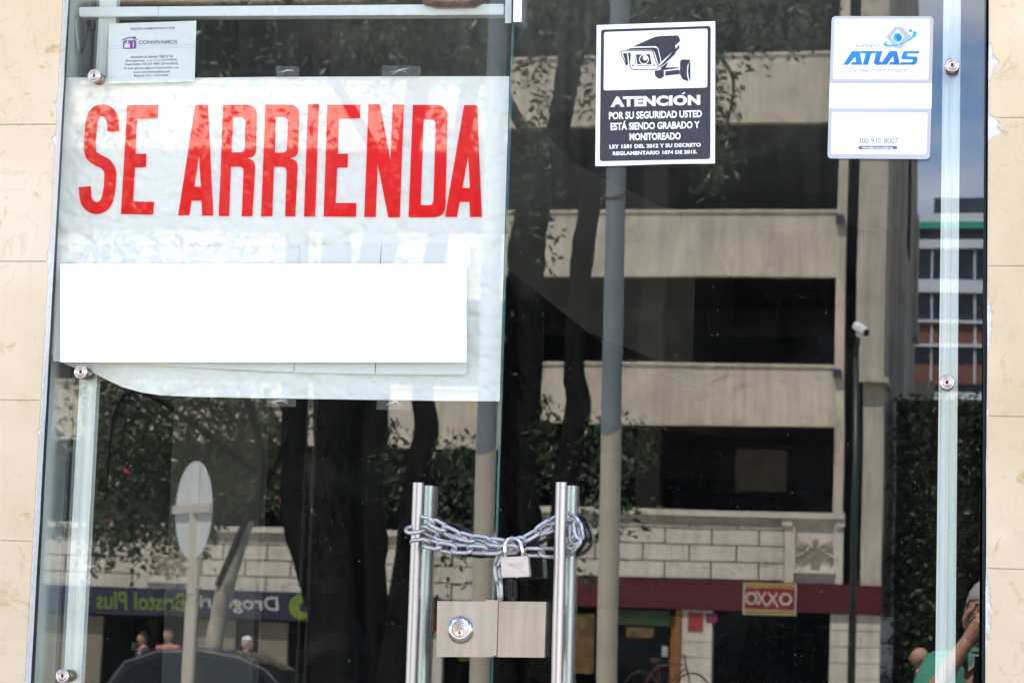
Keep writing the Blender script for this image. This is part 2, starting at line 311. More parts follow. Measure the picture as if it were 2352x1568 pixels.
M['rail'] = simple('aluminium_rail', (.80,.83,.79), .4, .1, .10, 1.0, stretch=(60, 60, .8))
M['bar'] = simple('white_plastic', (.86,.90,.88), .4, vary=.03)
M['amber'] = simple('amber_plastic', (.10,.03,.008), .12, vary=.5, scale=25)
M['cable_g'] = simple('grey_cable', (.36,.40,.38), .5)
M['cable_k'] = simple('dark_cable', (.05,.055,.05), .5)
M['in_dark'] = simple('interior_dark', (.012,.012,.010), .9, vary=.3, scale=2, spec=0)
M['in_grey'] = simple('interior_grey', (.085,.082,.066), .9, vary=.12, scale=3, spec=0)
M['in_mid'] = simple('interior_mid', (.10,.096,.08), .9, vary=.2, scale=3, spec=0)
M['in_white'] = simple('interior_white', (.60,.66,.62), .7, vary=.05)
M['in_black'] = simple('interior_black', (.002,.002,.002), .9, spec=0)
M['facade'] = weather('beige_render', (.67,.595,.47), .20)
M['facade2'] = weather('grey_render', (.54,.49,.40), .18)
M['block'] = weather('white_block', (.66,.605,.52), .14)
M['joint'] = simple('mortar', (.14,.12,.08), .95)
M['shopred'] = simple('red_fascia', (.085,.006,.010), .4, vary=.08, scale=1)
M['logo_red'] = simple('logo_red', (.24,.012,.014), .4); M['logo_y'] = simple('logo_yellow', (.36,.23,.02), .4); M['logo_w'] = simple('logo_white', (.50,.47,.42), .4)
M['navy'] = simple('navy_fascia', (.016,.019,.048), .4, vary=.08, scale=1); M['lime'] = simple('lime_letters', (.15,.23,.015), .4); M['pale'] = simple('pale_letters', (.50,.48,.44), .4)
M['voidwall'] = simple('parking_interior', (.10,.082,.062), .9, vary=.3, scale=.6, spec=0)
M['bark'] = simple('dark_bark', (.011,.0105,.009), .95, spec=.1, vary=.3, scale=8, bump=.8, bscale=14, stretch=(1,1,.4))
M['bark_l'] = simple('pale_bark', (.42,.36,.28), .9, vary=.3, scale=5, bump=.6, bscale=12)
M['leaf'] = leaf_mat('leaves', (.016,.030,.010), (.065,.12,.028)); M['leaf2'] = leaf_mat('leaves_pale', (.035,.04,.024), (.18,.20,.14)); M['flower'] = simple('red_blossom', (.65,.04,.06), .6)
M['hedge'] = leaf_mat('hedge_leaves', (.018,.03,.012), (.06,.09,.03))
M['pole_g'] = simple('pole_grey_blue', (.19,.23,.26), .5, vary=.08); M['pole_c'] = simple('pole_cream', (.50,.46,.36), .55, vary=.10, scale=5)  # pole tones: grey blue for the upper shaft, cream for the lower
M['signback'] = simple('galvanised_sheet', (.66,.70,.70), .5, .0, .06); M['post'] = simple('sign_post', (.60,.55,.48), .5, .0, .06)
M['asphalt'] = simple('asphalt', (.06,.06,.06), .9, vary=.2, scale=4, bump=.5, bscale=60); M['pave'] = simple('pavement', (.46,.40,.32), .9, vary=.12, scale=2, bump=.4, bscale=30)
M['carpaint'] = simple('black_car_paint', (.012,.013,.016), .25, 0, .05, coat=.3, spec=.3); M['carglass'] = simple('car_glass', (.01,.012,.014), .05, 0, .05, spec=.35); M['tyre'] = simple('tyre', (.02,.02,.02), .8); M['lamp_r'] = simple('red_lamp', (.45,.01,.01), .2)
M['skin'] = simple('skin', (.50,.27,.19), .5, vary=.08, scale=12); M['hair'] = simple('grey_hair', (.34,.32,.32), .8, vary=.25, scale=60); M['shirt'] = simple('green_shirt', (.05,.26,.19), .8, vary=.12, scale=8); M['trouser'] = simple('dark_trousers', (.03,.035,.05), .8); M['strap'] = simple('black_strap', (.01,.01,.012), .6)
M['cloth_d'] = simple('dark_cloth', (.04,.04,.06), .9); M['cloth_w'] = simple('white_cloth', (.75,.75,.78), .9); M['cloth_p'] = simple('pink_cloth', (.50,.16,.16), .9); M['shoe'] = simple('shoe', (.03,.025,.02), .6)
M['farwhite'] = simple('far_white', (.60,.63,.68), .8, vary=.05, scale=.3); M['fargreen'] = simple('far_green', (.02,.30,.22), .6); M['fardark'] = simple('far_glass', (.02,.028,.04), .2, vary=.3, scale=.4); M['farbrick'] = simple('far_brick', (.19,.08,.055), .9, vary=.1, scale=1)
M['tape'] = None
def tape_mat():
    m = bpy.data.materials.new('clear_tape'); m.use_nodes = True; t = m.node_tree; t.nodes.clear(); n = t.nodes.new; l = t.links.new
    o = n('ShaderNodeOutputMaterial'); a = n('ShaderNodeBsdfTransparent'); a.inputs[0].default_value = (.97,.97,.97,1); g = n('ShaderNodeBsdfDiffuse'); g.inputs[0].default_value = (.8,.8,.8,1)
    x = n('ShaderNodeMixShader'); x.inputs[0].default_value = .06; l(a.outputs[0], x.inputs[1]); l(g.outputs[0], x.inputs[2]); l(x.outputs[0], o.inputs[0]); return m
M['tape'] = tape_mat()
# ------------------------------------------------------------------ ground and street
FACE = -.035                       # face of the cladding, the glass stands at y = 0
def FY(x): return -(43.0 - .027 * x)   # face of the building over the road
bm = bmesh.new(); box(bm, -400, 400, -900, 60, -.4, 0); g = obj('street', fix(bm), M['asphalt']); tag(g, kind='structure')
bm = bmesh.new(); box(bm, -30, 30, -6.4, -.1, .004, .55); g = obj('terrace', fix(bm), M['pave']); tag(g, kind='structure')
bm = bmesh.new(); box(bm, -60, 60, -13.2, -6.403, .004, .14); g = obj('near_pavement', fix(bm), M['pave']); tag(g, kind='structure')
bm = bmesh.new(); box(bm, -60, 60, -42.95, -24.6, .004, .14); g = obj('far_pavement', fix(bm), M['pave']); tag(g, kind='structure')
bm = bmesh.new()
for x in range(-40, 40, 6): box(bm, x, x + 3, -19.3, -19.15, .004, .008)
g = obj('lane_marking', fix(bm), M['cloth_w']); tag(g, kind='structure')
# ------------------------------------------------------------------ cladding beside the door
ZJ = [2.15 + .0797 + .2728 * k for k in range(-9, 22)]
def cladding(name, label, side, m, seed):
    t = thing(name, label, 'wall', (0, 0, 0)); rr = random.Random(seed)
    bm = bmesh.new(); bm2 = bmesh.new()
    for k in range(len(ZJ) - 1):
        z0, z1 = ZJ[k] + .0012, ZJ[k+1] - .0012
        e0, e1 = edge_x(side, z0), edge_x(side, z1)
        s = 1 if side == 'L' else -1
        pts = []
        n = 90
        chips = [(rr.uniform(z0, z1), rr.uniform(.005, .018), rr.uniform(.002, .006)) for _ in range(rr.choice((0, 0, 1)))]
        chips += [c for c in CHIPS[side] if z0 - .05 < c[0] < z1 + .05]
        for i in range(n + 1):
            a = i / n; z = z0 + (z1 - z0) * a; x = e0 + (e1 - e0) * a
            x -= s * (.0012 * abs(noise.noise(Vector((z * 60, seed, 0)))) + .0010 * abs(noise.noise(Vector((z * 190, seed, 3)))))
            for cz, ch, cw in chips:
                q = abs(z - cz) / ch
                if q < 1: x -= s * cw * (1 - q ** 1.6) * (.75 + .9 * noise.noise(Vector((z * 75, seed, 9))) + .4 * noise.noise(Vector((z * 260, seed, 2))))
            pts.append((x, z))
        far = -3.2 if side == 'L' else 1.6
        outl = [Vector((x, FACE, z)) for x, z in pts] + [Vector((far, FACE, z1)), Vector((far, FACE, z0))]
        prism(bm, outl, Vector((0, .03, 0)))
        # plaster bed behind the slabs shows where they are chipped
    b = fix(bm); obj('stone_cladding', b, m, t)
    x0, x1 = (edge_x(side, 0) , edge_x(side, 4.2))
    s = 1 if side == 'L' else -1
    za, zb = ZJ[0], ZJ[-1]; far = -3.2 if side == 'L' else 1.6
    pl = []
    for i in range(181):
        z = za + (zb - za) * i / 180; pl.append(Vector((edge_x(side, z) + s * (.0012 + .0012 * noise.noise(Vector((z * 45, seed + 5, 0)))), FACE + .0045, z)))
    prism(bm2, pl + [Vector((far, FACE + .0045, zb)), Vector((far, FACE + .0045, za))], Vector((0, .022, 0)))
    obj('plaster_bed', fix(bm2), M['plaster'], t)
    return t
_l0, _l1 = P(144, 0, FACE), P(57, 1568, FACE); _r0, _r1 = P(2273, 0, FACE), P(2264.5, 1568, FACE)
def edge_x(side, z):
    a, b = (_l0, _l1) if side == 'L' else (_r0, _r1)
    return b.x + (a.x - b.x) * (z - b.z) / (a.z - b.z)
def cz(px, py, h, wd): p = P(px, py, FACE); return (p.z, h, wd)
CHIPS = {'L': [cz(118, 322, .012, .010), cz(112, 590, .022, .008), cz(125, 235, .01, .006)],
         'R': [cz(2275, 140, .040, .015), cz(2275, 290, .024, .030), cz(2275, 740, .055, .012), cz(2266, 1400, .080, .010)]}
cladding('stone_wall', 'cream limestone slab wall on the left of the glass door, behind the banner side', 'L', M['stone'], 3)
cladding('stone_wall', 'cream limestone slab wall on the right of the glass door with broken plaster edge', 'R', M['stone_r'], 11)
# the rest of our building: walls, room and roof
t = thing('near_building', 'shop building around the locked glass entrance, dark empty room behind the panes', 'building')
XL = P(71, 1568, 0).x; XR = .028
bm = bmesh.new()
box(bm, -3.2, XL - .03, .266, 6, .3, 8); box(bm, XR + .06, 1.6, .266, 6, .3, 8); box(bm, -9, -3.2, FACE, 6, .003, 8); box(bm, 1.6, 9, FACE, 6, .003, 8)
box(bm, -3.2, 1.6, 6.0, 6.3, .003, 8); box(bm, -9, 9, FACE - .3, 6.4, 8.003, 8.3); box(bm, -3.198, 1.598, FACE, .3, 3.75, 7.9)
obj('wall', fix(bm), M['facade'], t)
bm = bmesh.new(); box(bm, XL - .028, XR + .058, -.034, 5.99, .3, .9); obj('threshold', fix(bm), M['pave'], t)
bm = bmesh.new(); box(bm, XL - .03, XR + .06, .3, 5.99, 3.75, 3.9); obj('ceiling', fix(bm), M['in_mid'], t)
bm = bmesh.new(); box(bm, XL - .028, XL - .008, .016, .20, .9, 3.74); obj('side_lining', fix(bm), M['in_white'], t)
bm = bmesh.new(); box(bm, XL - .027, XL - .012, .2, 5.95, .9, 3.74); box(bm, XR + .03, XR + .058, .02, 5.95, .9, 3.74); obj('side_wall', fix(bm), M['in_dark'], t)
bm = bmesh.new()
def ipanel(bm, xa, xb, ya, yb, Y, th=.04):       # wall panel in the room
    p, q = P(xa, 1250, Y), P(xb, 1250, Y); p.z, q.z = P(xa, ya, Y).z, P(xb, yb, Y).z; box(bm, p.x, q.x, Y, Y + th, min(p.z, q.z), max(p.z, q.z))
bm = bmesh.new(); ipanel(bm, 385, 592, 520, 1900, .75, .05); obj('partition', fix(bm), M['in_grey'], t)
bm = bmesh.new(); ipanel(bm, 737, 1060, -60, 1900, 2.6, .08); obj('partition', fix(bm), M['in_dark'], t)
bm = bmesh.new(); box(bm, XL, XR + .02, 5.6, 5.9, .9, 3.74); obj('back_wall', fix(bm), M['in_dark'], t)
# stair flight inside: grey soffit falling to the right
bm = bmesh.new()
a = [P(200, -420, 2.0), P(1046, 42, 2.0), P(1146, 164, 2.0), P(1243, 291, 2.0), P(1307, 367, 2.0), P(1387, 411, 2.0), P(1521, 474, 2.0), P(1600, 520, 2.0), P(1590, 860, 2.0), P(1350, 763, 2.0), P(1160, 613, 2.0), P(606, 160, 2.0), P(461, 38, 2.0), P(200, -160, 2.0)]
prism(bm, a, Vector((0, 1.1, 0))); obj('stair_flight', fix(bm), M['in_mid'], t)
bm = bmesh.new(); ipanel(bm, 690, 693, 915, 1700, 1.9, .02); ipanel(bm, 709, 713, 915, 1700, 1.9, .02); obj('window_frame', fix(bm), M['in_grey'], t)
bm = bmesh.new(); p, q = P(1280, 1395, 1.2), P(1510, 1055, 1.2); box(bm, p.x, q.x, 1.2, 1.5, p.z, q.z); b = bmesh.ops.bevel(bm, geom=bm.edges[:], offset=.004, segments=1)
o = obj('display_case', fix(bm), M['in_black']); tag(o, 'black rectangular case standing dimly inside, behind the right door handle', 'case')
# jambs
bm = bmesh.new()
def jb(z): return edge_x('L', z)
za_, zb_ = .6, 3.9
hexa(bm, [Vector((jb(za_) - .001, FACE + .024, za_)), Vector((XL - .0035, .006, za_)), Vector((XL - .0035, .006, zb_)), Vector((jb(zb_) - .001, FACE + .024, zb_))],
     [Vector((jb(za_) - .05, FACE + .03, za_)), Vector((XL - .05, .05, za_)), Vector((XL - .05, .05, zb_)), Vector((jb(zb_) - .05, FACE + .03, zb_))])
fix(bm); box(bm, XL - .0045, XL + .0005, .002, .016, za_, zb_, 1)
o = obj('door_jamb', bm, [M['jamb'], M['gasket']]); tag(o, 'narrow grey metal jamb between the left stone wall and the glass', 'door jamb')
bm = bmesh.new()
for (xa, xb, Y, mi) in ((2254.5, 2264, .004, 0), (2264.5, 2268.5, -.012, 1)):
    pa, pb, pc, pd = P(xa + 1, 1568, Y), P(xb - 2 if mi == 0 else xb - 2, 1568, Y), P(xb + 2, 0, Y), P(xa + 6, 0, Y)
    def ext(a, b, k): return a + (a - b) * k
    A, B_, C_, D_ = ext(pa, pd, .6), ext(pb, pc, .6), ext(pc, pb, .35), ext(pd, pa, .35)
    hexa(bm, [A, B_, C_, D_], [v + Vector((0, .045, 0)) for v in (A, B_, C_, D_)], mi)
o = obj('door_jamb', fix(bm), [M['gasket'], M['jamb']]); tag(o, 'black gap strip and thin grey jamb at the right edge of the glass', 'door jamb')
# ------------------------------------------------------------------ the two glass leaves
ZB, ZT = .93, 3.70
ld = thing('glass_door', 'left glass door leaf carrying the red lettered banner and the keyed lock plate', 'glass door', LP0, 'pair of frameless glass doors')
rd = thing('glass_door', 'right glass door leaf with the camera warning and security stickers', 'glass door', (-.44, 0, ZB), 'pair of frameless glass doors')
def keep(o, par):  # parent without moving
    o.parent = par; o.matrix_parent_inverse = Matrix.Translation(-par.location); return o
def pane(poly, nrm, par):
    bm = bmesh.new(); n = len(poly); fr = [bm.verts.new(p) for p in poly]; bk = [bm.verts.new(p - nrm * .011) for p in poly]
    bm.faces.new(fr); bm.faces.new(bk[::-1])
    for i in range(n): bm.faces.new((fr[i], bk[i], bk[(i+1) % n], fr[(i+1) % n])).material_index = 1
    return keep(obj('pane', fix(bm), [M['glass'], M['edge']]), par)
def LPt(x, z, off=0.0):  # point on left leaf surface at x, z
    p0 = LP0 + LN * off; y = (LN.dot(p0) - LN.x * x - LN.z * z) / LN.y; return Vector((x, y, z))
SEAM = -.8757
xl = P(68, 1568).x - .002
pane([LPt(xl, ZB), LPt(SEAM - .0045, ZB), LPt(SEAM - .0045, ZT), LPt(xl, ZT)], LN, ld)
pane([Vector((SEAM, 0, ZB)), Vector((P(2256, 800).x, 0, ZB)), Vector((P(2256, 800).x, 0, ZT)), Vector((SEAM, 0, ZT))], Vector((0, -1, 0)), rd)
Rn = Vector((0, -1, 0))
def R_(px, py, off=0.0): return P(px, py, -off)
def button(fn, nrm, px, py, par, rail_off):
    c = fn(px, py, .014)
    bm = bmesh.new(); lathe(bm, [(-.001, .0135), (.003, .0136), (.0044, .0126), (.0047, .0092), (.0042, .0088), (.0042, .0086), (.0048, .0084), (.0048, .0030), (.0036, .0026), (.0036, 0)], c - nrm * .003, nrm, 40)
    cap = keep(obj('standoff_cap', fix(bm), M['nickel'], None, True), par)
    bm = bmesh.new(); lathe(bm, [(0, .0115), (.007, .0122), (.009, .0105), (.011, .0105)], c - nrm * .0142, nrm, 32)
    b = obj('barrel', fix(bm), M['bronze'], None, True); b.parent = cap
    bm = bmesh.new(); lathe(bm, [(0, .0118), (.028, .0118)], c - nrm * (.014 + .012 + .029), nrm, 32)
    b2 = obj('spacer', fix(bm), M['bronze'], None, True); b2.parent = cap
    bm = bmesh.new(); lathe(bm, [(0, .0016), (.0004, .0015)], c + nrm * .0013, nrm, 6)
    b3 = obj('hex_socket', fix(bm), M['dark'], None); b3.parent = cap
def auto_smooth(o, ang=35):
    me = o.data; bm = bmesh.new(); bm.from_mesh(me)
    for f in bm.faces: f.smooth = True
    for e in bm.edges:
        if len(e.link_faces) == 2 and e.calc_face_angle(0) > math.radians(ang): e.smooth = False
    bm.to_mesh(me); bm.free(); return o
for (x, y) in ((216, 174), (185, 854), (143, 1552)): button(Q, LN, x, y, ld, 0)
for (x, y) in ((2187, 150), (2175, 878)): button(R_, Rn, x, y, rd, 0)
# rails behind the glass
def rail(fn, nrm, a0, a1, b0, b1, depth, m, par, nm='rail', extra=.7):
    """a0,a1 = left/right px at y=0 ; b0,b1 at y=1568"""
    bm = bmesh.new(); fr = []
    T0, T1, B0, B1 = fn(a0, 0, -depth), fn(a1, 0, -depth), fn(b0, 1568, -depth), fn(b1, 1568, -depth)
    T0 += (T0 - B0) * .3; T1 += (T1 - B1) * .3; B0 += (B0 - T0) * .5; B1 += (B1 - T1) * .5
    prof = [(0, .022), (0, 0), (.10, 0), (.12, .003), (.40, .003), (.42, 0), (.56, 0), (.58, .003), (.90, .003), (.92, 0), (1, 0), (1, .022)]
    tv, bv = [], []
    for u, dd in prof:
        tv.append(bm.verts.new(T0.lerp(T1, u) - nrm * dd)); bv.append(bm.verts.new(B0.lerp(B1, u) - nrm * dd))
    for i in range(len(prof)): j = (i + 1) % len(prof); bm.faces.new((tv[i], tv[j], bv[j], bv[i]))
    bm.faces.new(tv); bm.faces.new(bv[::-1])
    return keep(obj(nm, fix(bm), m), par)
rail(Q, LN, 229, 268, 146, 186, .05, M['rail'], ld)
rail(R_, Rn, 2167, 2207, 2148, 2194, .05, M['rail'], rd)
rail(Q, LN, 209, 214, 124, 130, .07, M['jamb'], ld, 'rail_seal')
# ---- plate map for left leaf crops
def C5(u, v): return (1240 + u / 1.8968) / 1.57823, (1650 + v / 1.8968) / 1.57823
def on(fn, conv, off): return lambda u, v: fn(*conv(u, v), off)
# lock plates
def plate(name, pts, off, th, nrm, fn, par, m):
    bm = bmesh.new(); f = on(fn, C5, off)
    prism(bm, [f(u, v) for u, v in pts], -nrm * th); fix(bm)
    bmesh.ops.bevel(bm, geom=[e for e in bm.edges if len(e.link_faces) == 2 and e.calc_face_angle(0) > 1], offset=.0006, segments=2)
    return keep(obj(name, bm, m), par)
lp = plate('lock_plate', [(655, 1000), (1052, 1003), (1040, 1385), (647, 1383)], .050, .046, LN, Q, ld, M['steel'])
plate('strike_plate', [(1079, 1002), (1403, 1005), (1390, 1388), (1067, 1385)], .018, .016, Rn, R_, rd, M['steel'])
plate('strike_plate_back', [(1090, 1004), (1404, 1008), (1391, 1389), (1078, 1384)], -.012, .014, Rn, R_, rd, M['steel'])
st = plate('cover_strip', [(988, 993), (1075, 994), (1062, 1377), (978, 1374)], .0535, .0035, LN, Q, ld, M['steel'])
cy = on(Q, C5, .050)(818, 1197)
bm = bmesh.new(); lathe(bm, [(0, .0262), (.003, .0262), (.007, .0250), (.011, .0222), (.0135, .0185), (.0142, .0160), (.0142, .0142), (.0128, .0138), (.0128, .0)], cy, LN, 56)
c1 = keep(auto_smooth(obj('lock_cylinder', fix(bm), M['chrome'])), ld)
bm = bmesh.new(); lathe(bm, [(0, .0136), (.0012, .0136), (.0014, .0130), (.0014, 0)], cy + LN * .0125, LN, 40)
c2 = auto_smooth(obj('lock_face', fix(bm), M['nickel'])); c2.parent = c1
fdn = (on(Q, C5, .050)(818, 1300) - cy).normalized()
bm = bmesh.new(); lathe(bm, [(0, .0062), (.0010, .0062), (.0013, .0056), (.0013, 0)], cy + LN * .0140 + fdn * .0062, LN, 32); c3 = auto_smooth(obj('key_plug', fix(bm), M['chrome'])); c3.parent = c1
rgt = LN.cross(fdn).normalized(); kc = cy + LN * .0153 + fdn * .0068
bm = bmesh.new(); prism(bm, [kc + rgt * x + fdn * y for x, y in ((-.0008, -.0042), (.0009, -.0040), (.0006, -.0015), (.0013, .0003), (.0006, .002), (.0012, .0038), (-.0008, .0042), (-.0004, .001), (-.0012, -.001))], LN * .0003); c4 = obj('keyhole', fix(bm), M['dark']); c4.parent = c1
# pull handles: a tube outside and one inside on through bolts
def handle(par, fn, nrm, top, bot, itop, ibot):
    a, b = fn(*top, .062), fn(*bot, .062); b = a + (b - a) * 1.5
    bm = bmesh.new(); tube(bm, [a, a + (b - a) * .0004, a + (b - a) * .5, b], [.0098, .0106, .0106, .0106], 32); h = keep(auto_smooth(obj('pull_handle', fix(bm), M['tube'])), par)
    a2, b2 = fn(*itop, -.052), fn(*ibot, -.052); b2 = a2 + (b2 - a2) * 1.5
    bm = bmesh.new(); tube(bm, [a2, a2 + (b2 - a2) * .0004, a2 + (b2 - a2) * .5, b2], [.0094, .0104, .0104, .0104], 32); i = auto_smooth(obj('inner_tube', fix(bm), M['tube_in'])); i.parent = h
    bm = bmesh.new()
    for s in (.165, .9):
        p = a + (b - a) * s; tube(bm, [p, p - nrm * .114], .0075, 16)
    c = obj('through_bolt', fix(bm), M['bronze'], None, True); c.parent = h
handle(ld, Q, LN, (961, 1108), (944, 1568), (986.5, 1115), (969.5, 1568))
handle(rd, R_, Rn, (1289.5, 1107), (1278.5, 1568), (1314, 1115), (1303, 1568))
# clamp fitting at the top of the seam
bm = bmesh.new(); f = lambda x, y, o: P(x, y, o)
hexa(bm, [P(1180.5, -40, -.02), P(1199.5, -40, -.02), P(1198, 51, -.02), P(1178.5, 51, -.02)], [P(1180.5, -40, .03), P(1199.5, -40, .03), P(1198, 51, .03), P(1178.5, 51, .03)])
fix(bm); bmesh.ops.bevel(bm, geom=bm.edges[:], offset=.0015, segments=2); keep(obj('door_clamp', bm, M['bar']), rd)
bm = bmesh.new(); hexa(bm, [Q(1161.5, -40, -.013), Q(1176, -40, -.013), Q(1174.5, 54, -.013), Q(1160, 54, -.013)], [Q(1161.5, -40, -.04), Q(1176, -40, -.04), Q(1174.5, 54, -.04), Q(1160, 54, -.04)])
fix(bm); bmesh.ops.bevel(bm, geom=bm.edges[:], offset=.0015, segments=2); keep(obj('door_clamp', bm, M['bar']), ld)
# white batten behind the left leaf
bm = bmesh.new()
for (xa, xb) in ((182, 362.6), (363.6, 1157)):
    def yy(x, k): return (16.8 if k == 0 else 36.6) + (x - 182) / 976 * ((9.6 - 16.8) if k == 0 else (31.4 - 36.6))
    A = [Q(xa, yy(xa, 0), -.045), Q(xb, yy(xb, 0), -.045), Q(xb, yy(xb, 1), -.045), Q(xa, yy(xa, 1), -.045)]
    hexa(bm, A, [p - LN * .03 for p in A])
fix(bm); bmesh.ops.bevel(bm, geom=bm.edges[:], offset=.0014, segments=2)
o = obj('light_batten', bm, M['bar']); tag(o, 'long white plastic batten hanging level behind the top of the left pane', 'light batten')
bm = bmesh.new(); A = [Q(184, 36.9, -.043), Q(1157, 31.7, -.043), Q(1157, 34, -.043), Q(184, 39, -.043)]; hexa(bm, A, [p - LN * .028 for p in A]); o2 = obj('diffuser_lip', fix(bm), M['rail']); o2.parent = o
bm = bmesh.new(); A = [Q(966, -14, -.03), Q(1108, -16, -.03), Q(1106, 6, -.03), Q(1086, 15.5, -.03), Q(1000, 16.5, -.03), Q(972, 9, -.03)]; hexa(bm, A, [p - LN * .05 for p in A]); fix(bm); bmesh.ops.bevel(bm, geom=bm.edges[:], offset=.003, segments=3)
o = obj('door_sensor', bm, M['amber'], None, True); tag(o, 'glossy dark brown sensor housing above the white batten', 'sensor')
bm = bmesh.new()
def C6(u, v): return (200 + u / 4.704) / 1.57823, (v / 4.704) / 1.57823
g6 = on(Q, C6, -.06)
tube(bm, [g6(*q) for q in ((410, 245), (370, 300), (352, 400), (358, 520), (378, 680), (410, 860))], .0028, 10)
o = obj('hanging_cable', fix(bm), M['cable_g'], None, True); tag(o, 'short pale grey cable hanging from the left end of the white batten', 'cable')
bm = bmesh.new(); tube(bm, [g6(*q) for q in ((560, 450), (550, 520), (528, 650), (495, 780), (452, 905))], .0022, 10)
o = obj('hanging_cable', fix(bm), M['cable_k'], None, True); tag(o, 'short dark cable hanging from a small square hole beside the rail', 'cable')
bm = bmesh.new(); A = [g6(520, 342), g6(640, 342), g6(640, 480), g6(520, 480)]; hexa(bm, A, [p - LN * .02 for p in A]); o = obj('junction_box', fix(bm), M['jamb']); tag(o, 'tiny square junction box with a black opening beside the left rail', 'junction box')
bm = bmesh.new(); A = [on(Q, C6, -.0595)(*q) for q in ((538, 355), (628, 355), (628, 462), (538, 462))]; hexa(bm, A, [p + LN * .0005 for p in A]); o2 = obj('opening', fix(bm), M['dark']); o2.parent = o
# ------------------------------------------------------------------ banner
def C1(u, v): return u / 1.8968 / 1.57823, v / 1.8968 / 1.57823
def C2(u, v): return (1240 + u / 1.8968) / 1.57823, (v / 1.8968) / 1.57823
def wr(x, y):      # wrinkle depth of the paper, metres
    v = Vector((x * .012, y * .012, 1.3)); a = noise.noise(v) * .0050 + noise.noise(v * 2.7) * .0030
    r = 1 - abs(noise.noise(Vector((x * .010 + 7, y * .022, 4)))) * 2; a += .0040 * max(0, r - .60) / .40
    r = 1 - abs(noise.noise(Vector((x * .03 + 3, y * .026, 8)))) * 2; a += .0026 * max(0, r - .55) / .45
    e = min(1, max(0, (y - 178) / 40)) * (.55 if y < 520 else .85)
    return a * (.35 + .65 * e)
def curl(x, y): # the loose lower left corner curls away
    d = max(0, (y - 800) / 110) * max(0, (420 - x) / 300); return .018 * min(d, 1.2) ** 1.5
def lerp_poly(pts, x):
    for (a, b), (c, d) in zip(pts, pts[1:]):
        if x <= c: return b + (d - b) * (x - a) / (c - a)
    return pts[-1][1]
TOPP = [(150, 178), (380, 180), (620, 177), (900, 176), (1170, 175.5)]
BOTP = [(113, 813), (126, 820), (150, 836), (182, 848), (215, 857), (248, 873), (280, 888), (325, 901), (375, 908), (450, 911), (600, 914), (800, 917), (1000, 920), (1147.5, 921)]
BOFF = -.022
NU, NV = 190, 140; bm = bmesh.new(); grid = []
for i in range(NU + 1):
    u = i / NU; xt = 150 + 1020 * u; xb = 113 + 1034.5 * u; yt, yb = lerp_poly(TOPP, xt), lerp_poly(BOTP, xb); col_ = []
    for j in range(NV + 1):
        v = j / NV; y = yt + (yb - yt) * v; x = xt + (xb - xt) * v
        if u == 0 and v > .8: x += .6 * noise.noise(Vector((y * .1, 0, 0)))
        col_.append(bm.verts.new(Q(x, y, BOFF - wr(x, y) - curl(x, y))))
    grid.append(col_)
for i in range(NU):
    for j in range(NV): bm.faces.new((grid[i][j], grid[i+1][j], grid[i+1][j+1], grid[i][j+1]))
bann = obj('banner', fix(bm), M['paper'], None, True); tag(bann, 'big crumpled white paper banner lettered SE ARRIENDA in red behind the left pane', 'banner')
def full(p): return [(x / 1.57823, y / 1.57823) for x, y in p]
def c1(p): return [C1(*q) for q in p]
def c2(p): return [C2(*q) for q in p]
glyphs = [
 (c1(stroke([(779, 907), (777, 850), (763, 795), (727, 764), (697, 760), (664, 772), (636, 815), (624, 900), (617, 1000), (628, 1065), (672, 1100), (725, 1128), (755, 1175), (757, 1240), (748, 1330), (722, 1402), (672, 1431), (625, 1418), (592, 1375), (583, 1284)], 82)), []),
 (c1([(875,725),(1090,722),(1085,817),(942,818),(932,1058),(1007,1058),(1003,1152),(928,1152),(915,1385),(1060,1388),(1053,1477),(831,1472)]), []),
 (c1([(1343,722),(1430,722),(1467,1483),(1390,1483),(1385,1380),(1318,1380),(1302,1481),(1225,1481)]), [c1([(1368,1065),(1381,1284),(1336,1284)])]),
 (c1(rnd([(1535,722),(1768,722),(1760,1075),(1700,1088),(1758,1110),(1735,1487),(1662,1487),(1676,1147),(1588,1147),(1575,1486),(1503,1486)], [0,75,60,0,60,0,0,35,0,0,0])), [c1(rnd([(1603,806),(1690,806),(1682,1048),(1593,1048)], [0,40,30,0]))]),
 (c1(rnd([(1825,720),(2058,720),(2050,1075),(1992,1088),(2050,1110),(2030,1489),(1960,1489),(1972,1147),(1884,1147),(1872,1488),(1795,1488)], [0,75,60,0,60,0,0,35,0,0,0])), [c1(rnd([(1895,805),(1981,805),(1973,1050),(1890,1050)], [0,40,30,0]))]),
 (c1([(2118,718),(2193,718),(2168,1490),(2090,1490)]), []),
 (full([(1187,380),(1307,380),(1305,430),(1228,431),(1225,558),(1261,558),(1260,608),(1222,608),(1217,736),(1292,736),(1291,786),(1173,785)]), []),
 (c2([(182,718),(260,718),(333,1105),(348,720),(425,720),(397,1495),(318,1495),(245,1130),(232,1492),(152,1492)]), []),
 (c2(rnd([(487,722),(725,722),(710,1495),(457,1495)], [0,85,85,0], 8)), [c2(rnd([(562,823),(645,823),(627,1412),(540,1410)], [0,35,35,0]))]),
 (c2([(840,724),(928,724),(961,1492),(880,1492),(875,1388),(808,1388),(790,1492),(708,1492)]), [c2([(867,1070),(879,1292),(828,1292)])]),
]
bm = bmesh.new()
for outl, holes in glyphs:
    loops = [[Vector((x, y, 0)) for x, y in outl]] + [[Vector((x, y, 0)) for x, y in h] for h in holes]
    flat = [p for l in loops for p in l]; vs = [bm.verts.new(p) for p in flat]
    for t3 in geometry.tessellate_polygon(loops):
        try: bm.faces.new([vs[i] for i in t3])
        except ValueError: pass
xs = [v.co.x for v in bm.verts]; ys = [v.co.y for v in bm.verts]
x = min(xs) // 9 * 9
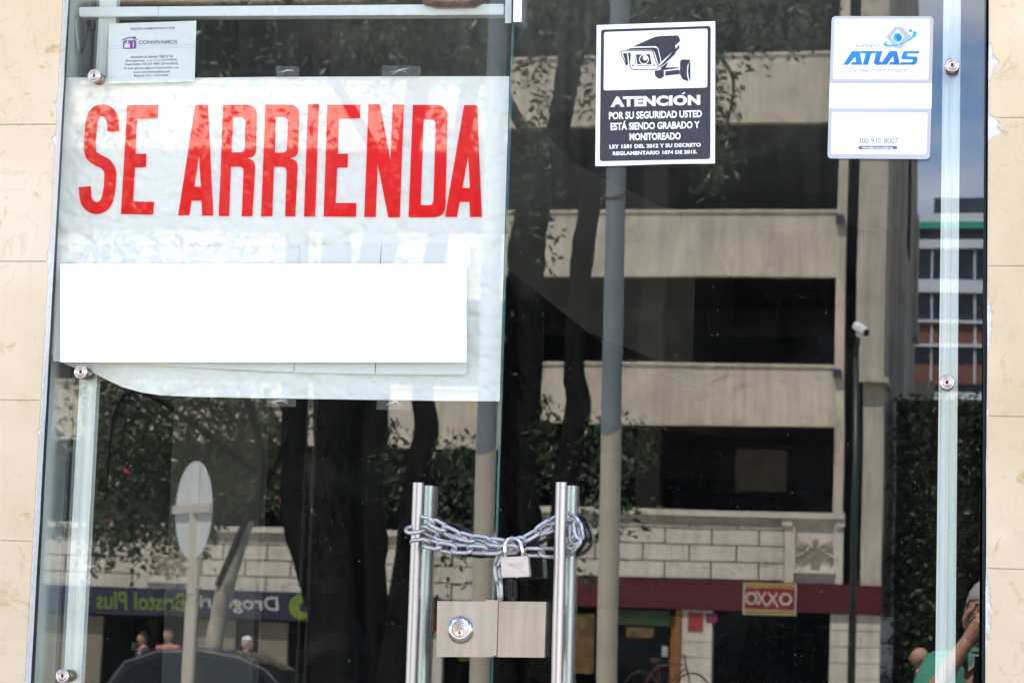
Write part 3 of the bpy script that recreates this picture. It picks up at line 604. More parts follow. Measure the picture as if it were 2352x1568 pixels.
while x < max(xs):
    bmesh.ops.bisect_plane(bm, geom=bm.verts[:] + bm.edges[:] + bm.faces[:], plane_co=(x, 0, 0), plane_no=(1, 0, 0)); x += 9
y = min(ys) // 9 * 9
while y < max(ys):
    bmesh.ops.bisect_plane(bm, geom=bm.verts[:] + bm.edges[:] + bm.faces[:], plane_co=(0, y, 0), plane_no=(0, 1, 0)); y += 9
for v in bm.verts: v.co = Q(v.co.x, v.co.y, BOFF - wr(v.co.x, v.co.y) + .0018)
for f in bm.faces: f.smooth = True
o = obj('lettering', bm, M['red']); o.parent = bann
# sheets stuck over the lower part of the banner
def sheet(name, lab, cat, px, off, m, group=None, amp=.5, n=26):
    (x0, y0), (x1, y1), (x2, y2), (x3, y3) = px; bm = bmesh.new(); g = []
    for i in range(n + 1):
        r = []
        for j in range(n + 1):
            u, v = i / n, j / n
            x = (x0*(1-u)+x1*u)*(1-v) + (x3*(1-u)+x2*u)*v; y = (y0*(1-u)+y1*u)*(1-v) + (y3*(1-u)+y2*u)*v
            r.append(bm.verts.new(Q(x, y, off - wr(x, y) * amp * .4 - .0012)))
        g.append(r)
    for i in range(n):
        for j in range(n): bm.faces.new((g[i][j], g[i+1][j], g[i+1][j+1], g[i][j+1]))
    return tag(obj(name, bm, m, None, True), lab, cat, group)
sheet('paper_sheet', 'leftmost of three plain white sheets pasted over the lower banner', 'paper sheet', [(131, 563), (688, 570), (674, 854), (122, 829)], -.0145, M['sheet'], 'white sheets pasted over the banner')
sheet('paper_sheet', 'narrow middle one of three white sheets pasted over the lower banner', 'paper sheet', [(689, 563), (875, 562), (861, 859), (676, 855)], -.0145, M['sheet'], 'white sheets pasted over the banner')
sheet('paper_sheet', 'rightmost of three plain white sheets pasted over the lower banner', 'paper sheet', [(877, 563), (1080, 563), (1071, 860), (863, 859)], -.0145, M['sheet'], 'white sheets pasted over the banner')
sheet('blank_panel', 'bright blank white rectangle covering the writing under SE ARRIENDA', 'blank panel', [(138, 606), (1071.5, 606), (1071.5, 831.5), (138, 831.5)], .0018, M['blank'], None, 0)
for lab, a in (('left piece of clear tape holding the top edge of the banner', (634, 152, 688, 182)), ('right piece of clear tape holding the top edge of the banner', (877, 151, 966, 181)), ('left piece of clear tape under the bottom edge of the banner', (612, 912, 680, 934)), ('right piece of clear tape under the bottom edge of the banner', (865, 914, 946, 941))):
    bm = bmesh.new(); A = [Q(a[0], a[1], -.0135), Q(a[2], a[1] + 1, -.0135), Q(a[2] - 1, a[3], -.0135), Q(a[0], a[3] - 1, -.0135)]; hexa(bm, A, [p - LN * .0002 for p in A]); fix(bm)
    o = obj('clear_tape', bm, M['tape']); tag(o, lab, 'tape', 'strips of clear tape on the banner')
    bm = bmesh.new(); r2 = random.Random(int(a[0])); cxx, cyy = a[0] + (a[2]-a[0]) * .45, (a[1] + a[3]) / 2 - 3
    for k in range(3):
        q0 = (cxx - r2.uniform(10, 24), cyy + r2.uniform(2, 9)); q1 = (cxx + r2.uniform(0, 12), cyy - r2.uniform(0, 7)); q2 = (cxx + r2.uniform(12, 22), cyy + r2.uniform(-6, 8))
        tube(bm, [Q(*q0, -.0128), Q(*q1, -.0128), Q(*q2, -.0128)], [.0002, .0005, .0002], 5)
    c = obj('crease', fix(bm), M['white_vinyl'], None, True); c.parent = o
# ------------------------------------------------------------------ notice card
def C9(u, v): return (350 + u / 5.808) / 1.57823, (50 + v / 5.808) / 1.57823
def N1(h): return lambda u, v: Q(*C9(u, v), -.0125 + h)
def flat(parent, name, fn, outl, m, h, holes=(), th=.00012, nrm=LN):
    bm = bmesh.new(); prism(bm, [fn(h)(*q) for q in outl], nrm * th, 0, [[fn(h)(*q) for q in x] for x in holes]); o = obj(name, fix(bm), m); o.parent = parent; return o
def words(parent, name, fn, items, m, h, nrm=LN, bold=.008):
    bm = bmesh.new()
    for it in items:
        s, q = it[0], it[1]; kw = it[2] if len(it) > 2 else {}
        text_bm(bm, s, q, fn(h), Vector((0, 0, 0)), bold=kw.get('bold', bold), shear=kw.get('shear', 0), space=kw.get('space', 1))
    o = obj(name, bm, m); o.parent = parent; return o
def qd(x0, y0, x1, y1, h0, h1=None): return [(x0, y0), (x1, y1), (x1, y1 - (h1 or h0)), (x0, y0 - h0)]
bm = bmesh.new(); A = [N1(0)(*q) for q in ((278, 212), (2100, 150), (2065, 1420), (1700, 1438), (1100, 1448), (800, 1455), (240, 1475), (262, 250))]; prism(bm, A, -LN * .0004)
nc = obj('notice_card', fix(bm), M['notice']); tag(nc, 'pale blue printed notice card of the building managers above the banner', 'notice')
words(nc, 'lettering', N1, [
 ('EDIFICIO ADMINISTRADO POR', [(718, 348), (1650, 325), (1650, 278), (718, 298)]),
 ('Atención al cliente: 258 57 63', [(712, 938), (1608, 925), (1608, 868), (712, 888)]),
 ('Emergencias:', [(625, 1030), (1025, 1022), (1025, 965), (625, 972)]),
 ('(24 HORAS)', [(1366, 1008), (1692, 1003), (1692, 945), (1366, 952)]),
 ('Supervisión: 310 237 9081 (24 HORAS)', [(596, 1105), (1718, 1085), (1718, 1025), (596, 1040)]),
 ('E-mail: gerente@convivamosltda.com', [(584, 1185), (1725, 1165), (1725, 1112), (584, 1128)]),
 ('www.convivamosltda.com', [(770, 1252), (1548, 1240), (1548, 1193), (770, 1208)]),
 ('Bogotá, D.C. -Colombia', [(790, 1342), (1505, 1325), (1505, 1270), (790, 1285)])], M['ink'], .0003, bold=.012)
words(nc, 'printed_number', N1, [('274 12 22', [(1052, 1012), (1345, 1007), (1345, 962), (1052, 968)])], M['ink_red'], .0003, bold=.006)
words(nc, 'company_name', N1, [('CONVIVAMOS', [(885, 648), (1700, 635), (1700, 552), (885, 565)], {'bold': .035})], M['ink_green'], .0003)
lg = flat(nc, 'house_logo', N1, rnd([(562, 565), (838, 560), (832, 742), (552, 746)], 40), M['ink_purple'], .0003, [[(765, 585), (783, 585), (783, 640), (838, 638), (838, 662), (783, 664), (783, 715), (762, 715)][::-1]])
flat(nc, 'roof_logo', N1, [(530, 548), (708, 487), (760, 503), (762, 485), (826, 484), (825, 530), (868, 545), (866, 560), (706, 515), (535, 570)], M['ink_purple'], .0003)
for q in (circ(652, 598, 20), circ(609, 627, 17), circ(686, 640, 15)): flat(nc, 'logo_figure', N1, q, M['notice'], .00055)
flat(nc, 'logo_figure', N1, [(588, 650), (632, 650), (634, 625), (662, 625), (668, 655), (702, 655), (698, 718), (586, 718)], M['notice'], .00055)
for y0, y1 in ((686, 652), (740, 706)): flat(nc, 'printed_rule', N1, [(256, y0 - 3), (2080, y1 - 3), (2080, y1 + 2), (256, y0 + 2)], M['ink_silver'], .00025)
# ------------------------------------------------------------------ camera warning sign
def CW(u, v): return (2140 + u / 2.8) / 1.57823, (60 + v / 2.8) / 1.57823
def S1(h): return lambda u, v: P(*CW(u, v), -(.0015 + h))
bm = bmesh.new(); A = [P(*CW(*q), -.0012) for q in ((65, 90), (1268, 50), (1265, 1493), (860, 1496), (300, 1514), (50, 1520))]; prism(bm, A, Rn * .0006)
ws = obj('warning_sign', fix(bm), M['white_vinyl']); tag(ws, 'black and white video surveillance sign reading ATENCIÓN on the right pane', 'sign')
F = lambda nm, o, m, h, holes=(): flat(ws, nm, S1, o, M[m], h, holes, .0001, Rn)
F('black_field', rnd([(108, 135), (1222, 97), (1218, 1447), (95, 1470)], 32), 'black_vinyl', .0005)
F('white_window', rnd([(140, 160), (1190, 125), (1187, 722), (135, 752)], 24), 'white_vinyl', .0007)
F('camera_hood', rnd([(430, 308), (650, 210), (700, 201), (885, 193), (905, 215), (912, 252), (862, 295), (865, 335), (722, 462), (690, 322), (664, 303)], [0, 10, 10, 10, 15, 5, 0, 0, 0, 15, 5]), 'black_vinyl', .0009)
F('camera_hood', rnd([(355, 342), (415, 322), (640, 316), (682, 325), (714, 466), (694, 494), (652, 362), (620, 340)], [0, 5, 5, 14, 0, 0, 14, 5]), 'black_vinyl', .0009)
F('camera_hood', [(727, 482), (902, 288), (904, 320), (862, 372), (858, 386), (760, 480), (700, 517), (696, 505)], 'black_vinyl', .0009)
F('camera_bracket', [(700, 528), (797, 460), (765, 520)], 'black_vinyl', .0009)
F('camera_face_outline', stroke([(366, 500), (330, 420), (311, 368), (325, 353), (420, 351), (520, 350), (600, 349), (634, 362), (660, 440), (688, 508), (676, 536), (600, 538), (500, 539), (432, 539), (408, 516), (396, 440), (386, 372)], 9), 'black_vinyl', .0009)
F('camera_side', [(330, 376), (372, 373), (384, 488), (367, 495)], 'black_vinyl', .0009); F('camera_side', [(386, 371), (411, 370), (403, 500)], 'black_vinyl', .0009)
F('lens_plate', [(462, 388), (605, 385), (621, 487), (476, 487)], 'black_vinyl', .0009); F('lens_outline', stroke([(450, 392), (458, 440), (466, 496), (540, 498), (622, 497)], 6, 3), 'black_vinyl', .0009)
F('lens_ring', circ(544, 438, 50), 'white_vinyl', .0011); F('lens', circ(544, 438, 41), 'black_vinyl', .0013); F('lens_glint', circ(556, 424, 24), 'white_vinyl', .0015)
F('screw_dot', circ(434, 498, 9, 12), 'black_vinyl', .0009); F('screw_dot', circ(645, 497, 9, 12), 'black_vinyl', .0009)
F('camera_joint', rnd([(652, 552), (745, 541), (748, 610), (715, 634), (688, 631), (657, 603)], 8), 'black_vinyl', .0009)
F('camera_joint', [(735, 520), (890, 517), (892, 528), (762, 545), (700, 541)], 'black_vinyl', .0009)
F('camera_arm', [(760, 556), (905, 541), (909, 586), (760, 603)], 'black_vinyl', .0009)
F('camera_base', rnd([(911, 455), (932, 436), (1017, 441), (985, 500), (980, 600), (1000, 662), (935, 640), (909, 585)], 8), 'black_vinyl', .0009)
F('camera_base', [(1016, 452), (1016, 660), (1000, 628), (990, 560), (998, 480)], 'black_vinyl', .0009)
words(ws, 'lettering', S1, [
 ('ATENCION', [(205, 922), (1115, 900), (1115, 795), (205, 815)], {'bold': .055, 'space': 1.05}),
 ('POR SU SEGURIDAD USTED', [(188, 1047), (1132, 1024), (1132, 950), (188, 970)], {'bold': .035}),
 ('ESTÁ SIENDO GRABADO Y', [(205, 1157), (1110, 1135), (1110, 1045), (205, 1062)], {'bold': .035}),
 ('MONITOREADO', [(397, 1260), (917, 1250), (917, 1176), (397, 1184)], {'bold': .04}),
 ('LEY 1581 DEL 2012 Y SU DECRETO', [(193, 1343), (1122, 1322), (1122, 1283), (193, 1302)], {'bold': .045, 'space': 1.05}),
 ('REGLAMENTARIO 1074 DE 2015.', [(227, 1411), (1085, 1393), (1085, 1354), (227, 1371)], {'bold': .045, 'space': 1.05})], M['vinyl_ink'], .0008, Rn)
F('accent', [(925, 790), (948, 771), (968, 771), (944, 792)], 'vinyl_ink', .0008)
# ------------------------------------------------------------------ security company sticker
def CA(u, v): return (2900 + u / 2.8) / 1.57823, (40 + v / 2.8) / 1.57823
def S2(h): return lambda u, v: P(*CA(u, v), -(.0015 + h))
bm = bmesh.new(); A = [P(*CA(*q), -.0012) for q in rnd([(322, 55), (1357, 57), (1320, 1505), (278, 1497)], 48)]; prism(bm, A, Rn * .0006)
sg = obj('security_sticker', fix(bm), M['grey_vinyl']); tag(sg, 'white and grey security company sticker with blue logo near the right edge', 'sticker')
G = lambda nm, o, m, h, holes=(): flat(sg, nm, S2, o, M[m], h, holes, .0001, Rn)
G('white_panel', rnd([(352, 82), (1322, 82), (1303, 698), (335, 694)], 24), 'white_vinyl', .0005)
G('white_panel', [(302, 735), (1340, 737), (1334, 991), (294, 988)], 'blank', .0005)
G('white_panel', rnd([(325, 1027), (1296, 1032), (1282, 1457), (311, 1450)], 24), 'white_vinyl', .0005)
G('logo_frame', [(965, 160), (1030, 160), (1130, 262), (1030, 378), (960, 378), (876, 266)], 'ink_silver', .0007, [[(990, 186), (1062, 262), (994, 345), (925, 268)][::-1]])
G('logo_globe', circ(993, 270, 46), 'cyan', .0008); G('logo_land', [(975, 240), (1005, 245), (1030, 262), (1022, 290), (1000, 312), (984, 285), (970, 262)], 'blue1', .001)
G('logo_orbit', [(846, 345), (858, 318), (882, 304), (872, 328), (890, 345), (960, 344), (1060, 318), (1130, 270), (1150, 232), (1140, 212), (1168, 207), (1188, 222), (1180, 250), (1120, 300), (1030, 340), (940, 362), (870, 363)], 'cyan', .0011)
G('logo_ball', circ(1121, 204, 17), 'cyan', .0009)
for o_, h_ in (([(437,548),(530,408),(605,408),(632,548),(515,548),(530,520),(570,520),(560,465),(490,548)],()), ([(605,430),(612,408),(770,408),(762,434),(722,434),(690,548),(636,548),(668,434)],()),
    ([(772,408),(836,408),(806,515),(830,517),(818,548),(770,550),(750,530)],()), ([(816,548),(908,408),(985,408),(1015,548),(905,548),(912,520),(955,520),(945,460),(880,548)],()),
    ([(1040,440),(1056,412),(1075,408),(1214,408),(1206,434),(1090,434),(1086,462),(1190,464),(1196,480),(1182,535),(1165,548),(1012,548),(1022,522),(1140,522),(1146,495),(1040,492),(1028,478)],())):
    G('logo_letter', o_, 'blue1', .0007)
words(sg, 'lettering', S2, [('Grupo', [(568, 388), (815, 388), (815, 322), (568, 322)], {'shear': .25, 'bold': .015})], M['ink_silver'], .0008, Rn)
words(sg, 'lettering', S2, [('De Seguridad Integral', [(495, 630), (1098, 630), (1098, 580), (495, 580)], {'shear': .25, 'bold': .015})], M['ink_silver'], .0008, Rn)
words(sg, 'phone_number', S2, [('300 910 8007', [(595, 1345), (995, 1345), (995, 1288), (595, 1288)])], M['ink_grey'], .0008, Rn, .0)
G('address_bar', rnd([(592, 1369), (988, 1369), (988, 1406), (592, 1406)], 18), 'ink_grey', .0007)
words(sg, 'web_address', S2, [('www.atlas.com.co/alarmas', [(630, 1400), (945, 1400), (945, 1374), (630, 1374)], {'bold': .02})], M['vinyl_ink'], .0009, Rn)
# ------------------------------------------------------------------ chain and padlock
PX = 1.57823 * 1.8968
def link_mesh(Lo=.0440, Wo=.0270, wr_=.0038):
    bm = bmesh.new(); r = Wo / 2 - wr_; h = Lo / 2 - Wo / 2; pts = []
    for k in range(9): a = -PI/2 + PI * k / 8; pts.append(Vector((h + r * math.cos(a), 0, r * math.sin(a))))
    for k in range(9): a = PI/2 + PI * k / 8; pts.append(Vector((-h + r * math.cos(a), 0, r * math.sin(a))))
    n = 12; rings = []
    for i, p in enumerate(pts):
        t = (pts[(i+1) % 18] - pts[i-1]).normalized(); s = t.cross(Vector((0, 1, 0)))
        rings.append([bm.verts.new(p + (Vector((0, 1, 0)) * math.cos(2*PI*k/n) + s * math.sin(2*PI*k/n)) * wr_) for k in range(n)])
    for i in range(18):
        a, b = rings[i], rings[(i+1) % 18]
        for k in range(n): bm.faces.new((a[k], a[(k+1) % n], b[(k+1) % n], b[k]))
    fix(bm)
    for f_ in bm.faces: f_.smooth = True
    me = bpy.data.meshes.new('link'); bm.to_mesh(me); bm.free(); me.materials.append(M['zinc']); return me
LM = link_mesh()
chain = thing('chain', 'galvanised steel chain looped round both pull handles and locked by the padlock', 'chain', P(1140, 1255, -.05))
def place_link(p, d, roll, ux=Vector((0, 1, 0))):
    d = d.normalized(); s = ux - d * ux.dot(d); s.normalize(); z = d.cross(s)
    Rm = Matrix((d, s, z)).transposed(); o = bpy.data.objects.new('link', LM); link(o)
    o.parent = chain; mt = Matrix.Translation(p) @ Rm.to_4x4() @ Matrix.Rotation(roll, 4, 'X')
    o.matrix_parent_inverse = Matrix.Translation(-chain.location); o.matrix_basis = mt
def strand(pts, start=0, roll0=PI/4, pitch=.0298, alt=PI/2):
    """pts: crop pixel + distance in front of the glass"""
    p3 = [P(*C5(u, v), -o) for u, v, o in pts]; fine = []
    for i in range(len(p3) - 1):
        a0, a1, a2, a3 = p3[max(i-1, 0)], p3[i], p3[i+1], p3[min(i+2, len(p3)-1)]
        for k in range(20):
            t = k / 20; fine.append(.5 * ((2*a1) + (a2-a0)*t + (2*a0-5*a1+4*a2-a3)*t*t + (3*a1-a0-3*a2+a3)*t**3))
    fine.append(p3[-1]); d = 0; nxt = pitch / 2; k = 0
    for a, b in zip(fine, fine[1:]):
        sgl = (b - a).length
        while d + sgl >= nxt:
            p = a.lerp(b, (nxt - d) / sgl); place_link(p, b - a, roll0 + alt * (k % 2) + random.uniform(-.1, .1)); nxt += pitch; k += 1
        d += sgl
# tube axis stands .062 in front; the strands run just in front of and behind the tubes
strand([(525, 452, .034), (560, 452, .034), (640, 470, .046), (750, 530, .052), (880, 570, .054), (1010, 592, .056), (1130, 606, .060)], roll0=.72)
strand([(455, 520, .048), (545, 505, .036), (650, 548, .038), (780, 580, .040), (900, 604, .042), (1010, 620, .045), (1130, 628, .048)], roll0=-.75)
strand([(490, 610, .034), (560, 602, .040), (660, 622, .054), (760, 640, .058), (880, 645, .060), (990, 650, .062), (1090, 648, .064), (1165, 645, .066)], roll0=.80)
strand([(1145, 622, .060), (1230, 588, .060), (1320, 540, .054), (1400, 490, .050), (1455, 450, .040), (1510, 425, .034), (1580, 442, .040), (1620, 500, .050), (1618, 580, .054), (1570, 640, .046), (1520, 668, .034), (1440, 668, .040), (1340, 664, .052), (1225, 662, .058)], roll0=.70)
strand([(1380, 520, .040), (1450, 490, .034), (1540, 470, .030), (1585, 500, .034), (1592, 560, .038), (1560, 620, .034), (1500, 650, .030)], roll0=-.7)
strand([(1120, 668, .046), (1082, 700, .048), (1070, 790, .050), (1084, 905, .052), (1084, 985, .052)], roll0=1.1, alt=.75)
lk = thing('padlock', 'satin square padlock hanging closed from the chain between the handles', 'padlock', P(*C5(1190, 770), -.075))
pb = [C5(*q) for q in ((1090, 698), (1277, 690), (1288, 832), (1098, 840))]
bm = bmesh.new(); A = [P(x, y, -.086) for x, y in rnd([q for q in pb], [3.2, 3.2, 2, 2])]; hexa(bm, A, [p + Vector((0, .019, 0)) for p in A]); fix(bm)
bmesh.ops.bevel(bm, geom=[e for e in bm.edges if len(e.link_faces) == 2 and e.calc_face_angle(0) > 1], offset=.0028, segments=3)
lb = keep(obj('lock_body', bm, M['padlock']), lk)
def PS(h): return lambda u, v: P(*C5(u, v), -(.0864 + h))
o = words(lb, 'stamped_word', PS, [('MAXI', [(1146, 765), (1240, 762), (1240, 737), (1146, 740)], {'bold': .01})], simple('stamp', (.50,.45,.42), .5, .7), .00006, Rn)
bm = bmesh.new(); sh = [C5(*q) for q in ((1124, 705), (1120, 650), (1124, 605), (1140, 578), (1172, 566), (1205, 575), (1228, 600), (1240, 650), (1244, 705))]
tube(bm, [P(x, y, -.0765) for x, y in sh], .0036, 16); s_ = keep(obj('shackle', fix(bm), M['chrome'], None, True), lk)
bm = bmesh.new(); c_ = (P(*C5(1199, 838), -.0765)); lathe(bm, [(0, .0042), (.0012, .0042), (.0012, 0)], c_ + Vector((0, 0, .0006)), (0, 0, -1), 20); keep(obj('key_core', fix(bm), M['nickel']), lk)
# ================================================================== the street behind the camera (seen in the glass)
def fbox(bm, x0, x1, z0, z1, out, back, mi=0):      # box on the facade plane: out = towards the street
    a = [Vector((x0, FY(x0) + out, z0)), Vector((x1, FY(x1) + out, z0)), Vector((x1, FY(x1) + out, z1)), Vector((x0, FY(x0) + out, z1))]
    hexa(bm, a, [p - Vector((0, out + back, 0)) for p in a], mi)
fb = thing('parking_building', 'beige parking building with open dark decks over red and navy shop fronts', 'building', (-10, -43, 0))
def fpart(bm, nm, m, par=None): return obj(nm, fix(bm), m, None) if par is None else keep(obj(nm, fix(bm), m), par)
XE, XW = -1.71, -30.0
decks = [(5.70, 6.96), (8.72, 10.09), (11.84, 13.30), (15.0, 16.4), (18.1, 19.6)]
for z0, z1 in decks:
    bm = bmesh.new(); fbox(bm, XW, -2.69, z0, z1, 0, .22); fbox(bm, XW, -2.69, z1 - .06, z1, .04, -.001); fbox(bm, XW, -2.69, z0, z0 + .07, .03, -.001); fpart(bm, 'parapet', M['facade'], fb)
bm = bmesh.new()
for z in (3.95, 7.0 - .95, 10.1 - .9, 13.3 - .9, 16.4 - .9, 19.9): fbox(bm, XW, -2.69, z - .25, z, -.25, 16)
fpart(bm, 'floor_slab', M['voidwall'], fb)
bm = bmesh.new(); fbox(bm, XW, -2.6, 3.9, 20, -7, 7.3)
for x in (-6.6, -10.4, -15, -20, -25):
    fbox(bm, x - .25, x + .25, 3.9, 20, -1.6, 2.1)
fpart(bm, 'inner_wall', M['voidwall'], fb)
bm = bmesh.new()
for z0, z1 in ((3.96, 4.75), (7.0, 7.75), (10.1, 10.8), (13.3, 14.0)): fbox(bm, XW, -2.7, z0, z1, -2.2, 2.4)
fpart(bm, 'deck_shade_block', M['in_black'], fb)  # added black boxes, painting the shade in the lower half of each deck
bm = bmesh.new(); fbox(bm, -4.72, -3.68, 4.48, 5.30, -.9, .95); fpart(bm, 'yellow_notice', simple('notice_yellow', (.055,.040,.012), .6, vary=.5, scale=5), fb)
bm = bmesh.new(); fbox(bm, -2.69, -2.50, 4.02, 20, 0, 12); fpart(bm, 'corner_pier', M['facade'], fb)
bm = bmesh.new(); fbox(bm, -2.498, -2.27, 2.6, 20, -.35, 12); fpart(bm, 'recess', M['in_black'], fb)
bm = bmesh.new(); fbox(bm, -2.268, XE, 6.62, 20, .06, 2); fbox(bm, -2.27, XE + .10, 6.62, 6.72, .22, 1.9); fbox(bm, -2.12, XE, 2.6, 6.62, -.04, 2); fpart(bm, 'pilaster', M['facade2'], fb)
bm = bmesh.new(); box(bm, XW, XE - .02, -66, -44.5, 19.9, 20.3); fpart(bm, 'roof', M['facade2'], fb)
# east side wall running back
bm = bmesh.new(); box(bm, -2.6, XE, -66, -45.05, 2, 20)
box(bm, XE, XE + .12, -47, -46.2, 2, 20); box(bm, XE, XE + .10, -52, -50.8, 2, 20); box(bm, XE, XE + .04, -66.2, -63.5, 6.4, 20)
box(bm, XE + .02, XE + .13, -66, -64, 10.4, 13.4); box(bm, XE + .02, XE + .12, -66, -64, 15.6, 17.2); box(bm, XE + .02, XE + .17, -66, -64, 9.9, 10.4)
fpart(bm, 'side_wall', M['facade2'], fb)
bm = bmesh.new(); box(bm, XE + .002, XE + .02, -60, -57.5, 11.5, 17); box(bm, XE + .002, XE + .02, -55.5, -54, 6.4, 10); fpart(bm, 'slit_window', M['in_black'], fb)
# block work band with relief panels
bm = bmesh.new(); fbox(bm, XW, -3.62, 2.6, 3.72, -.03, .25); fpart(bm, 'mortar_bed', M['joint'], fb)
bm = bmesh.new(); rows = [(3.42, 3.70), (3.06, 3.40), (2.66, 3.04)]; rows = [(2.655, 2.985), (3.0, 3.32), (3.335, 3.64), (3.655, 3.74)]
for r, (z0, z1) in enumerate(rows):
    x = -3.62 - (.95 if r % 2 else .5); xr = -3.62
    while xr > XW:
        xl_ = max(x, XW); fbox(bm, xl_ + .018, xr - .018, z0 + .006, z1 - .006, 0, .1); xr = x; x -= .95
fix(bm); o = obj('block_wall', bm, M['block']); keep(o, fb)
bm = bmesh.new(); fbox(bm, XW, -2.45, 3.90, 4.02, .12, .2); fpart(bm, 'ledge', M['block'], fb)
bm = bmesh.new(); fbox(bm, XW, -3.62, 3.742, 3.898, -.03, .2); fpart(bm, 'frieze', M['facade2'], fb)
def ornament(x0, x1):
    bm = bmesh.new(); z0, z1 = 2.62, 3.898; wd = (x1 - x0)
    fbox(bm, x0 - .18, x0, z0, z1, .02, .2); fbox(bm, x1, x1 + .15, z0, z1, .02, .2); fbox(bm, x0, x1, z0, z0 + .20, -.06, .2)
    fbox(bm, x0 - .22, x0 - .02, z1 - .15, z1 - .02, .08, -.021); fbox(bm, x1 + .0, x1 + .18, z1 - .15, z1 - .02, .08, -.021)
    fbox(bm, x0, x1, z0 + .2, z1, -.03, .2); fbox(bm, x0 - .0, x1, z0 + .2, z0 + .27, .06, .05)
    fbox(bm, x0, x0 + .035, z0 + .27, z1, .03, .05); fbox(bm, x1 - .035, x1, z0 + .27, z1, .03, .05); fbox(bm, x0 + .035, x1 - .035, z1 - .10, z1, .06, .05)
    p = keep(obj('ornament_panel', fix(bm), M['block']), fb)
    bm = bmesh.new(); cx_, cz_ = (x0 + x1) / 2, z0 + .66
    def lf(ox, oz, ang, ln, w0, h=.10):
        d = Vector((math.cos(ang), math.sin(ang))); s_ = Vector((-d.y, d.x)); ring = [(0, .01), (.3, w0 * .75), (.6, w0), (.85, w0 * .6), (1, .004)]
        top = [bm.verts.new(Vector((ox + d.x * t * ln, FY(ox) - .025 + h * math.sin(PI * min(.97, t * .9 + .12)), oz + d.y * t * ln))) for t, _ in ring]
        lft = [bm.verts.new(Vector((ox + d.x * t * ln + s_.x * q, FY(ox) - .031, oz + d.y * t * ln + s_.y * q))) for t, q in ring]
        rgt_ = [bm.verts.new(Vector((ox + d.x * t * ln - s_.x * q, FY(ox) - .031, oz + d.y * t * ln - s_.y * q))) for t, q in ring]
        for i in range(4): bm.faces.new((top[i], top[i+1], lft[i+1], lft[i])); bm.faces.new((top[i], rgt_[i], rgt_[i+1], top[i+1]))
    for ad, ln in ((-90, .40), (-28, .42), (-152, .42), (22, .40), (158, .40), (90, .26), (-58, .2), (-122, .2)):
        a_ = math.radians(ad)
        for t in (.18, .42, .66):
            ox, oz = cx_ + math.cos(a_) * ln * t, cz_ + math.sin(a_) * ln * t
            for sg_ in (-1, 1): lf(ox, oz, a_ + sg_ * .62, ln * (.52 - .18 * t), .030)
        lf(cx_ + math.cos(a_) * ln * .5, cz_ + math.sin(a_) * ln * .5, a_, ln * .52, .03)
    for k in range(6): a_ = k * PI / 3; lf(cx_ + .07 * math.cos(a_), cz_ + .07 * math.sin(a_), a_ + 1.2, .06, .03, .13)
    q = keep(obj('leaf_relief', fix(bm), M['block']), fb)
ornament(-3.44, -2.62); ornament(-13.28, -12.42)
# shop fronts
bm = bmesh.new(); fbox(bm, -8.9, XE + .02, 2.05, 2.615, .10, .15); rf = keep(obj('red_fascia', fix(bm), M['shopred']), fb)
bm = bmesh.new(); fbox(bm, -4.40, -3.36, 1.98, 2.60, .16, -.101)
fix(bm); lg_ = keep(obj('shop_sign', bm, M['logo_w']), fb)
def ff(x, z, o): return Vector((x, FY(x) + o, z))
def fflat(par, nm, pts, m, o, holes=()):
    bm = bmesh.new(); prism(bm, [ff(x, z, o) for x, z in pts], Vector((0, .006, 0)), 0, [[ff(x, z, o) for x, z in h] for h in holes]); q = obj(nm, fix(bm), m); q.parent = par; return q
fflat(lg_, 'sign_field', rnd([(-4.37, 2.09), (-3.39, 2.09), (-3.39, 2.50), (-4.37, 2.50)], .03), M['logo_red'], .162)
fflat(lg_, 'sign_band', rnd([(-4.37, 2.52), (-3.39, 2.52), (-3.39, 2.585), (-4.37, 2.585)], .02), M['logo_y'], .162); fflat(lg_, 'sign_band', rnd([(-4.37, 2.0), (-3.39, 2.0), (-3.39, 2.065), (-4.37, 2.065)], .02), M['logo_y'], .162)
for cx_ in (-4.235, -3.565): fflat(lg_, 'sign_letter', circ(cx_, 2.295, .125, 28), M['logo_w'], .17, [circ(cx_, 2.295, .080, 24)[::-1]])
for pts in (stroke([(-4.13, 2.44), (-4.03, 2.295), (-3.92, 2.14)], .038), stroke([(-3.95, 2.42), (-4.03, 2.295), (-4.11, 2.17)], .038), stroke([(-3.90, 2.42), (-3.81, 2.285), (-3.70, 2.13)], .038), stroke([(-3.73, 2.42), (-3.82, 2.29), (-3.91, 2.17)], .038)):
    fflat(lg_, 'sign_letter', pts, M['logo_w'], .171 + random.random() * .002)
bm = bmesh.new(); fbox(bm, XW, -8.95, 2.14, 2.70, .12, .15); nf = keep(obj('navy_fascia', fix(bm), M['navy']), fb)
